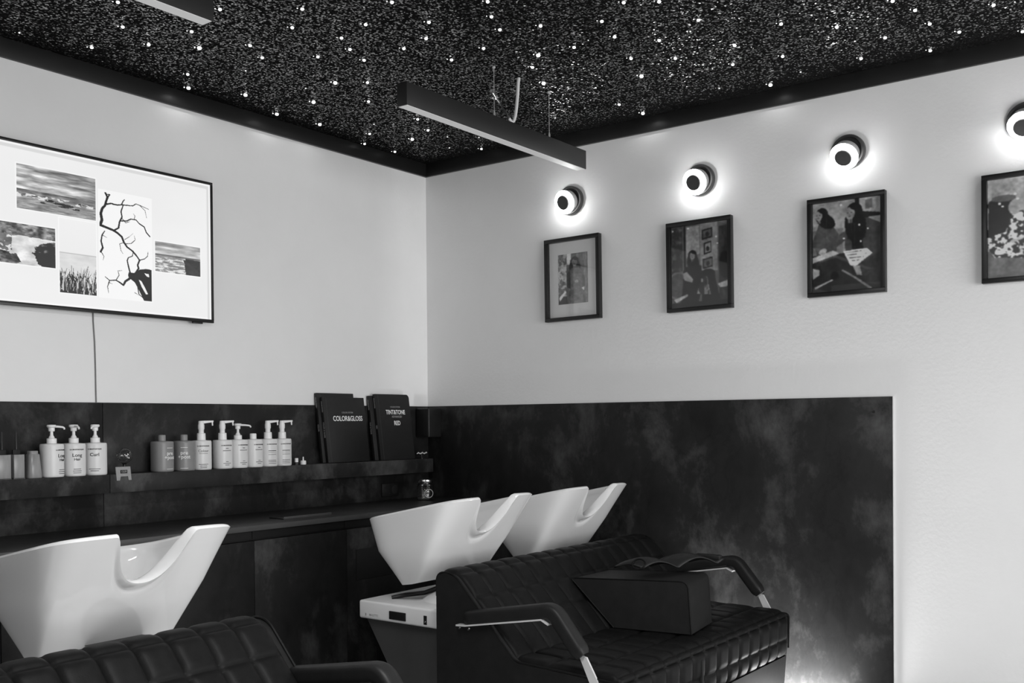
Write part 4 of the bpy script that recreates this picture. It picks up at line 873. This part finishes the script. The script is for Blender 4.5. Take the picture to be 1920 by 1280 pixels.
GB = 'white ceramic wash basins'
b1 = wash_unit(-1.325, 'white wash basin nearest the middle, on a white base with switches', GB)
dup(b1, (-0.510, -1.33, 0), 'white wash basin partly hidden behind another, nearest the dark wall panel')
dup(b1, (-2.938, -1.33, 0), 'large white wash basin at the left behind the left sofa')
dup(b1, (-3.735, -1.33, 0), 'white wash basin beyond the left edge of the photograph')

# ------------------------------------------------------------------ wash sofas
def rounded_path(pts, k=6):
    """polyline with rounded corners: pts = (y, z, radius)"""
    out = []
    for i, (y, z, r) in enumerate(pts):
        p = Vector((y, z))
        if r == 0 or i in (0, len(pts)-1): out.append(p); continue
        a = Vector(pts[i-1][:2])-p; b = Vector(pts[i+1][:2])-p; a.normalize(); b.normalize()
        A_, B_ = p+a*r, p+b*r
        for j in range(k+1): t_ = j/k; out.append((1-t_)**2*A_+2*t_*(1-t_)*p+t_*t_*B_)
    return out
def resample(path, step):
    P_ = np.array([tuple(p) for p in path]); d = np.r_[0, np.cumsum(np.hypot(*np.diff(P_, axis=0).T))]; n = max(2, int(round(d[-1]/step))+1)
    s_ = np.linspace(0, d[-1], n); return np.c_[np.interp(s_, d, P_[:, 0]), np.interp(s_, d, P_[:, 1])], s_
def quilt(name, x0, x1, path, seams, cols, parent, puff=0.014, step=0.006, m=None, thick=0.03):
    """upholstered sheet following a side profile, stitched into squares: seams = arc lengths of cross seams"""
    P_, s_ = resample(path, step); nx = cols*12+1; xs = np.linspace(x0, x1, nx)
    tn = np.gradient(P_, axis=0); tn /= np.linalg.norm(tn, axis=1)[:, None]; nr = np.c_[tn[:, 1], -tn[:, 0]]
    mid = len(P_)//2
    if nr[mid, 1] < 0: nr = -nr
    a = (xs-x0)/(x1-x0)*cols; fa = np.abs(2*(a-np.floor(np.minimum(a, cols-1e-6)))-1); pa = 1-fa**5.0
    sm = np.r_[0, seams, s_[-1]+1e-6]; i = np.clip(np.searchsorted(sm, s_, 'right')-1, 0, len(sm)-2); fs = np.abs(2*(s_-sm[i])/(sm[i+1]-sm[i])-1); ps = 1-fs**5.0
    h = puff*np.minimum(pa[None, :]**0.75, 1)*np.minimum(np.clip(ps, 0, 1)[:, None]**0.6, 1)
    V = []; ns = len(P_)
    for k in range(ns):
        for q in range(nx): V.append((xs[q], P_[k, 0]+nr[k, 0]*h[k, q], P_[k, 1]+nr[k, 1]*h[k, q]))
    for k in range(ns):
        for q in range(nx): V.append((xs[q], P_[k, 0]-nr[k, 0]*thick, P_[k, 1]-nr[k, 1]*thick))
    F = []; o = ns*nx
    for k in range(ns-1):
        for q in range(nx-1):
            F.append((k*nx+q, k*nx+q+1, (k+1)*nx+q+1, (k+1)*nx+q))
    for k in range(ns-1):
        for q in (0, nx-1): F.append((k*nx+q, (k+1)*nx+q, o+(k+1)*nx+q, o+k*nx+q))
    for q in range(nx-1):
        for k in (0, ns-1): F.append((k*nx+q, k*nx+q+1, o+k*nx+q+1, o+k*nx+q))
    for k in range(ns-1):
        F.append((o+k*nx, o+(k+1)*nx, o+(k+1)*nx+nx-1, o+k*nx+nx-1))
    return build(name, V, F, m or MT['leather'], parent, angle=70)
YB, YF = -1.546, -2.362
def sofa(x0, x1, label, group, slit=None, cols=14):
    o = thing('wash_sofa', label, 'sofa', ((x0+x1)/2, -1.95, 0), group)
    sp = 0.026                                                       # side panel thickness
    prof = [(YB, 0.05, 0), (YB, 0.787, 0.036), (-1.632, 0.792, 0.042), (-1.925, 0.490, 0.025), (YF+0.004, 0.472, 0.02), (YF+0.012, 0.30, 0.02), (-2.30, 0.05, 0)]
    ol = [(p.x, p.y) for p in rounded_path(prof)]
    for xa, xb in ((x0, x0+sp), (x1-sp, x1)):
        v, f = prism(ol, 0, xa, xb); sd = build('side_panel', v, f, MT['leather_plain'], o, smooth=True, angle=30)
        edge_ = rounded_path([(YB, 0.70, 0), (YB, 0.791, 0.036), (-1.630, 0.797, 0.042), (-1.922, 0.495, 0.025), (YF, 0.477, 0.02), (YF+0.004, 0.32, 0)])
        xe = xa if xa == x0 else xb
        MB().tube([((xe+0.004) if xa == x0 else (xe-0.004), p.x, p.y) for p in edge_], 0.0042, 8).build('piping', MT['leather'], sd)
    back = rounded_path([(YB+0.004, 0.60, 0), (YB-0.004, 0.790, 0.036), (-1.634, 0.793, 0.042), (-1.918, 0.498, 0)], 8)
    P_, s_ = resample(back, 0.009); tot = s_[-1]
    quilt('backrest', x0+sp, x1-sp, back, [0.165, 0.262, 0.380, 0.500], cols, o)
    seat = rounded_path([(-1.890, 0.494, 0), (YF+0.002, 0.488, 0.045), (YF+0.008, 0.315, 0.02), (YF+0.03, 0.285, 0)], 8)
    quilt('seat', x0+sp, x1-sp, seat, [0.165, 0.318, 0.452, 0.475, 0.575], cols, o)
    box('base', x0+0.04, x1-0.04, -2.30, YB-0.02, 0.05, 0.44, MT['leather_plain'], o)
    box('back_board', x0+sp, x1-sp, YB-0.012, YB, 0.05, 0.72, MT['leather_plain'], o)
    lower = rounded_path([(YF+0.035, 0.290, 0), (YF+0.050, 0.10, 0), (YF+0.06, 0.05, 0)])
    quilt('front_skirt', x0+sp, x1-sp, lower, [0.12], cols, o, puff=0.007)
    for fx in (x0+0.08, x1-0.08):
        for fy in (-2.22, -1.65): MB().lathe([(0, 0), (0.022, 0), (0.026, 0.05), (0, 0.05)], (fx, fy, 0), n=16).build('foot', MT['blackplastic'], o)
    if slit: box('front_slit', slit-0.007, slit+0.007, YF-0.0125, YF+0.02, 0.02, 0.440, MT['shadowgap'], o, bev=0.003)
    # armrests: padded bar bent down at the front, carried by a steel flat
    for side, xa in ((-1, x0), (1, x1)):
        xi, xo = (xa+0.030, xa-0.030)
        path = rounded_path([(-1.700, 0.632, 0), (-2.100, 0.703, 0.035), (-2.222, 0.555, 0)], 8)
        pp, ss = resample(path, 0.012); tn = np.gradient(pp, axis=0); tn /= np.linalg.norm(tn, axis=1)[:, None]; nr = np.c_[-tn[:, 1], tn[:, 0]]
        if nr[0, 1] < 0: nr = -nr
        lo_, hi_ = min(xi, xo), max(xi, xo); rings = []
        th = 0.027
        for k in range(len(pp)):
            e = 1.0 if 1 < k < len(pp)-2 else (0.9 if k in (1, len(pp)-2) else 0.7); cx = (lo_+hi_)/2; hw = (hi_-lo_)/2*e
            ring = [(cx+hw*c_, s2*th*e) for c_, s2 in superloop(1, 1, 5, 24)]
            rings.append([(q[0], pp[k, 0]+nr[k, 0]*q[1], pp[k, 1]+nr[k, 1]*q[1]) for q in ring])
        v, f = loft(rings); arm = build('armrest', v, f, MT['padding'], o, angle=50)
        # steel carrier under the pad
        cpath = [(-1.665, 0.600), (-1.71, 0.603), (-2.060, 0.664), (-2.09, 0.650)]
        vv = []; 
        for (yy, zz) in cpath: vv += [(lo_+0.004, yy, zz), (hi_-0.004, yy, zz), (hi_-0.004, yy, zz+0.006), (lo_+0.004, yy, zz+0.006)]
        ff = [(0, 1, 2, 3), (12, 13, 14, 15)]+[(4*k+j_, 4*k+(j_+1) % 4, 4*k+4+(j_+1) % 4, 4*k+4+j_) for k in range(3) for j_ in range(4)]
        build('carrier', vv, ff, MT['steel'], arm, smooth=False)
        for yy in (-1.690, -1.735): MB().lathe([(0, 0.006), (0.004, 0.005), (0.005, 0.0)], (lo_-0.001 if side < 0 else hi_+0.001, yy, 0.598), (side, 0, 0), 12).build('bolt', MT['chrome'], arm)
        lg = [(-2.205, 0.560), (-2.238, 0.552), (-2.300, 0.445), (-2.262, 0.440)]
        v, f = prism(lg, 0, (lo_+hi_)/2-0.004, (lo_+hi_)/2+0.004); build('support_bar', v, f, MT['steel'], arm, smooth=False)
        v, f = prism([(-2.29, 0.445), (-2.30, 0.452), (-2.262, 0.445), (-2.24, 0.40), (-2.262, 0.40)], 0, min(xa, (lo_+hi_)/2+side*0.004), max(xa, (lo_+hi_)/2+side*0.004)+0.001); build('bracket', v, f, MT['steel'], arm, smooth=False)
    return o
GS = 'quilted black wash sofas'
sofa(-1.702, -0.165, 'black quilted two-seat wash sofa against the dark panelled wall', GS, slit=-1.078)
sofa(-4.24, -2.695, 'black quilted wash sofa at the lower left edge', GS).location.y -= 0.12

# ------------------------------------------------------------------ booster block and strap on the sofa
o = thing('booster_block', 'black padded wedge block standing on the sofa seat', 'cushion', (-0.975, -2.272, 0.509))
ol = rounded_path([(-1.935, 0.509, 0), (-1.745, 0.700, 0), (-1.76, 0.706, 0), (-2.258, 0.722, 0.034), (-2.272, 0.509, 0)], 8)
ol = [(p.x, p.y) for p in ol]
BX0, BX1 = -0.975, -0.700
v, f = prism(ol, 0, BX0, BX1); v = [(p[0], p[1]-(0.046 if p[0] > -0.9 and p[1] > -2.1 else 0.0), p[2]) for p in v]; build('block', v, f, MT['leather_plain'], o, angle=40)
for xx in (BX0, BX1): MB().tube([(xx, p[0]-(0.046 if xx > -0.9 and p[0] > -2.1 else 0.0), p[1]) for p in ol], 0.003, 6).build('seam_piping', MT['leather'], o)
o.rotation_euler = (0, 0, math.radians(9))
st = thing('neck_strap', 'folded black leather strap lying in waves on the wedge block', 'strap', (-0.80, -2.0, 0.75))
def strap(x_c, wid, pts, tail):
    V = []; F = []; n = len(pts)
    for k, (xx, yy, zz) in enumerate(pts):
        nx_ = 9
        for q in range(nx_):
            u = q/(nx_-1)-0.5; V.append((xx+0.02*u, yy-u*wid, zz+0.010*math.cos(u*PI*1.4)))
    for k in range(n-1):
        for q in range(8): F.append((k*9+q, k*9+q+1, (k+1)*9+q+1, (k+1)*9+q))
    return V, F
sx = np.linspace(0, 1, 40)
pts = []
for u in sx:
    xx = -0.955+0.36*u; zz = 0.748+0.034*abs(math.sin(u*PI*2.05+0.35))**1.0+0.012*u; yy = -1.97-0.20*u
    pts.append((xx, yy, zz))
v, f = strap(0, 0.13, pts, 0); sb = build('strap_band', v, f, MT['padding'], st)
md = sb.modifiers.new('thickness', 'SOLIDIFY'); md.thickness = 0.006; md.offset = 1
MB().tube([(-0.955+0.012*math.sin(a*1.0), -2.02-0.030*math.cos(a), 0.772+0.020*math.sin(a)) for a in np.linspace(0, 2*PI, 22)], 0.004, 8).build('loop_end', MT['leather'], st)
MB().box(-0.615, -0.585, -2.225, -2.11, 0.766, 0.786, 0.004).build('end_tab', MT['padding'], st)

# ------------------------------------------------------------------ added light bar standing in for the glow between sofa and wall (below the picture)
o = thing('added_glow_bar', 'slim added light bar making the glow on the dark panel', 'lamp', (-0.092, -2.15, 0))
box('rail', -0.112, -0.072, -2.60, -1.85, 0.0, 0.022, MT['lampmetal'], o, bev=0.002)
box('lens', -0.106, -0.078, -2.594, -1.856, 0.022, 0.028, MT['added_lens'], o)
ld = bpy.data.lights.new('added_glow_beam', 'AREA'); ld.shape = 'RECTANGLE'; ld.size = 0.72; ld.size_y = 0.026; ld.energy = 15; ld.spread = math.radians(150)
lo = bpy.data.objects.new('added_glow_beam', ld); C.objects.link(lo); lo.location = (-0.092, -2.225, 0.031); lo.rotation_euler = (math.radians(180), 0, math.radians(90))
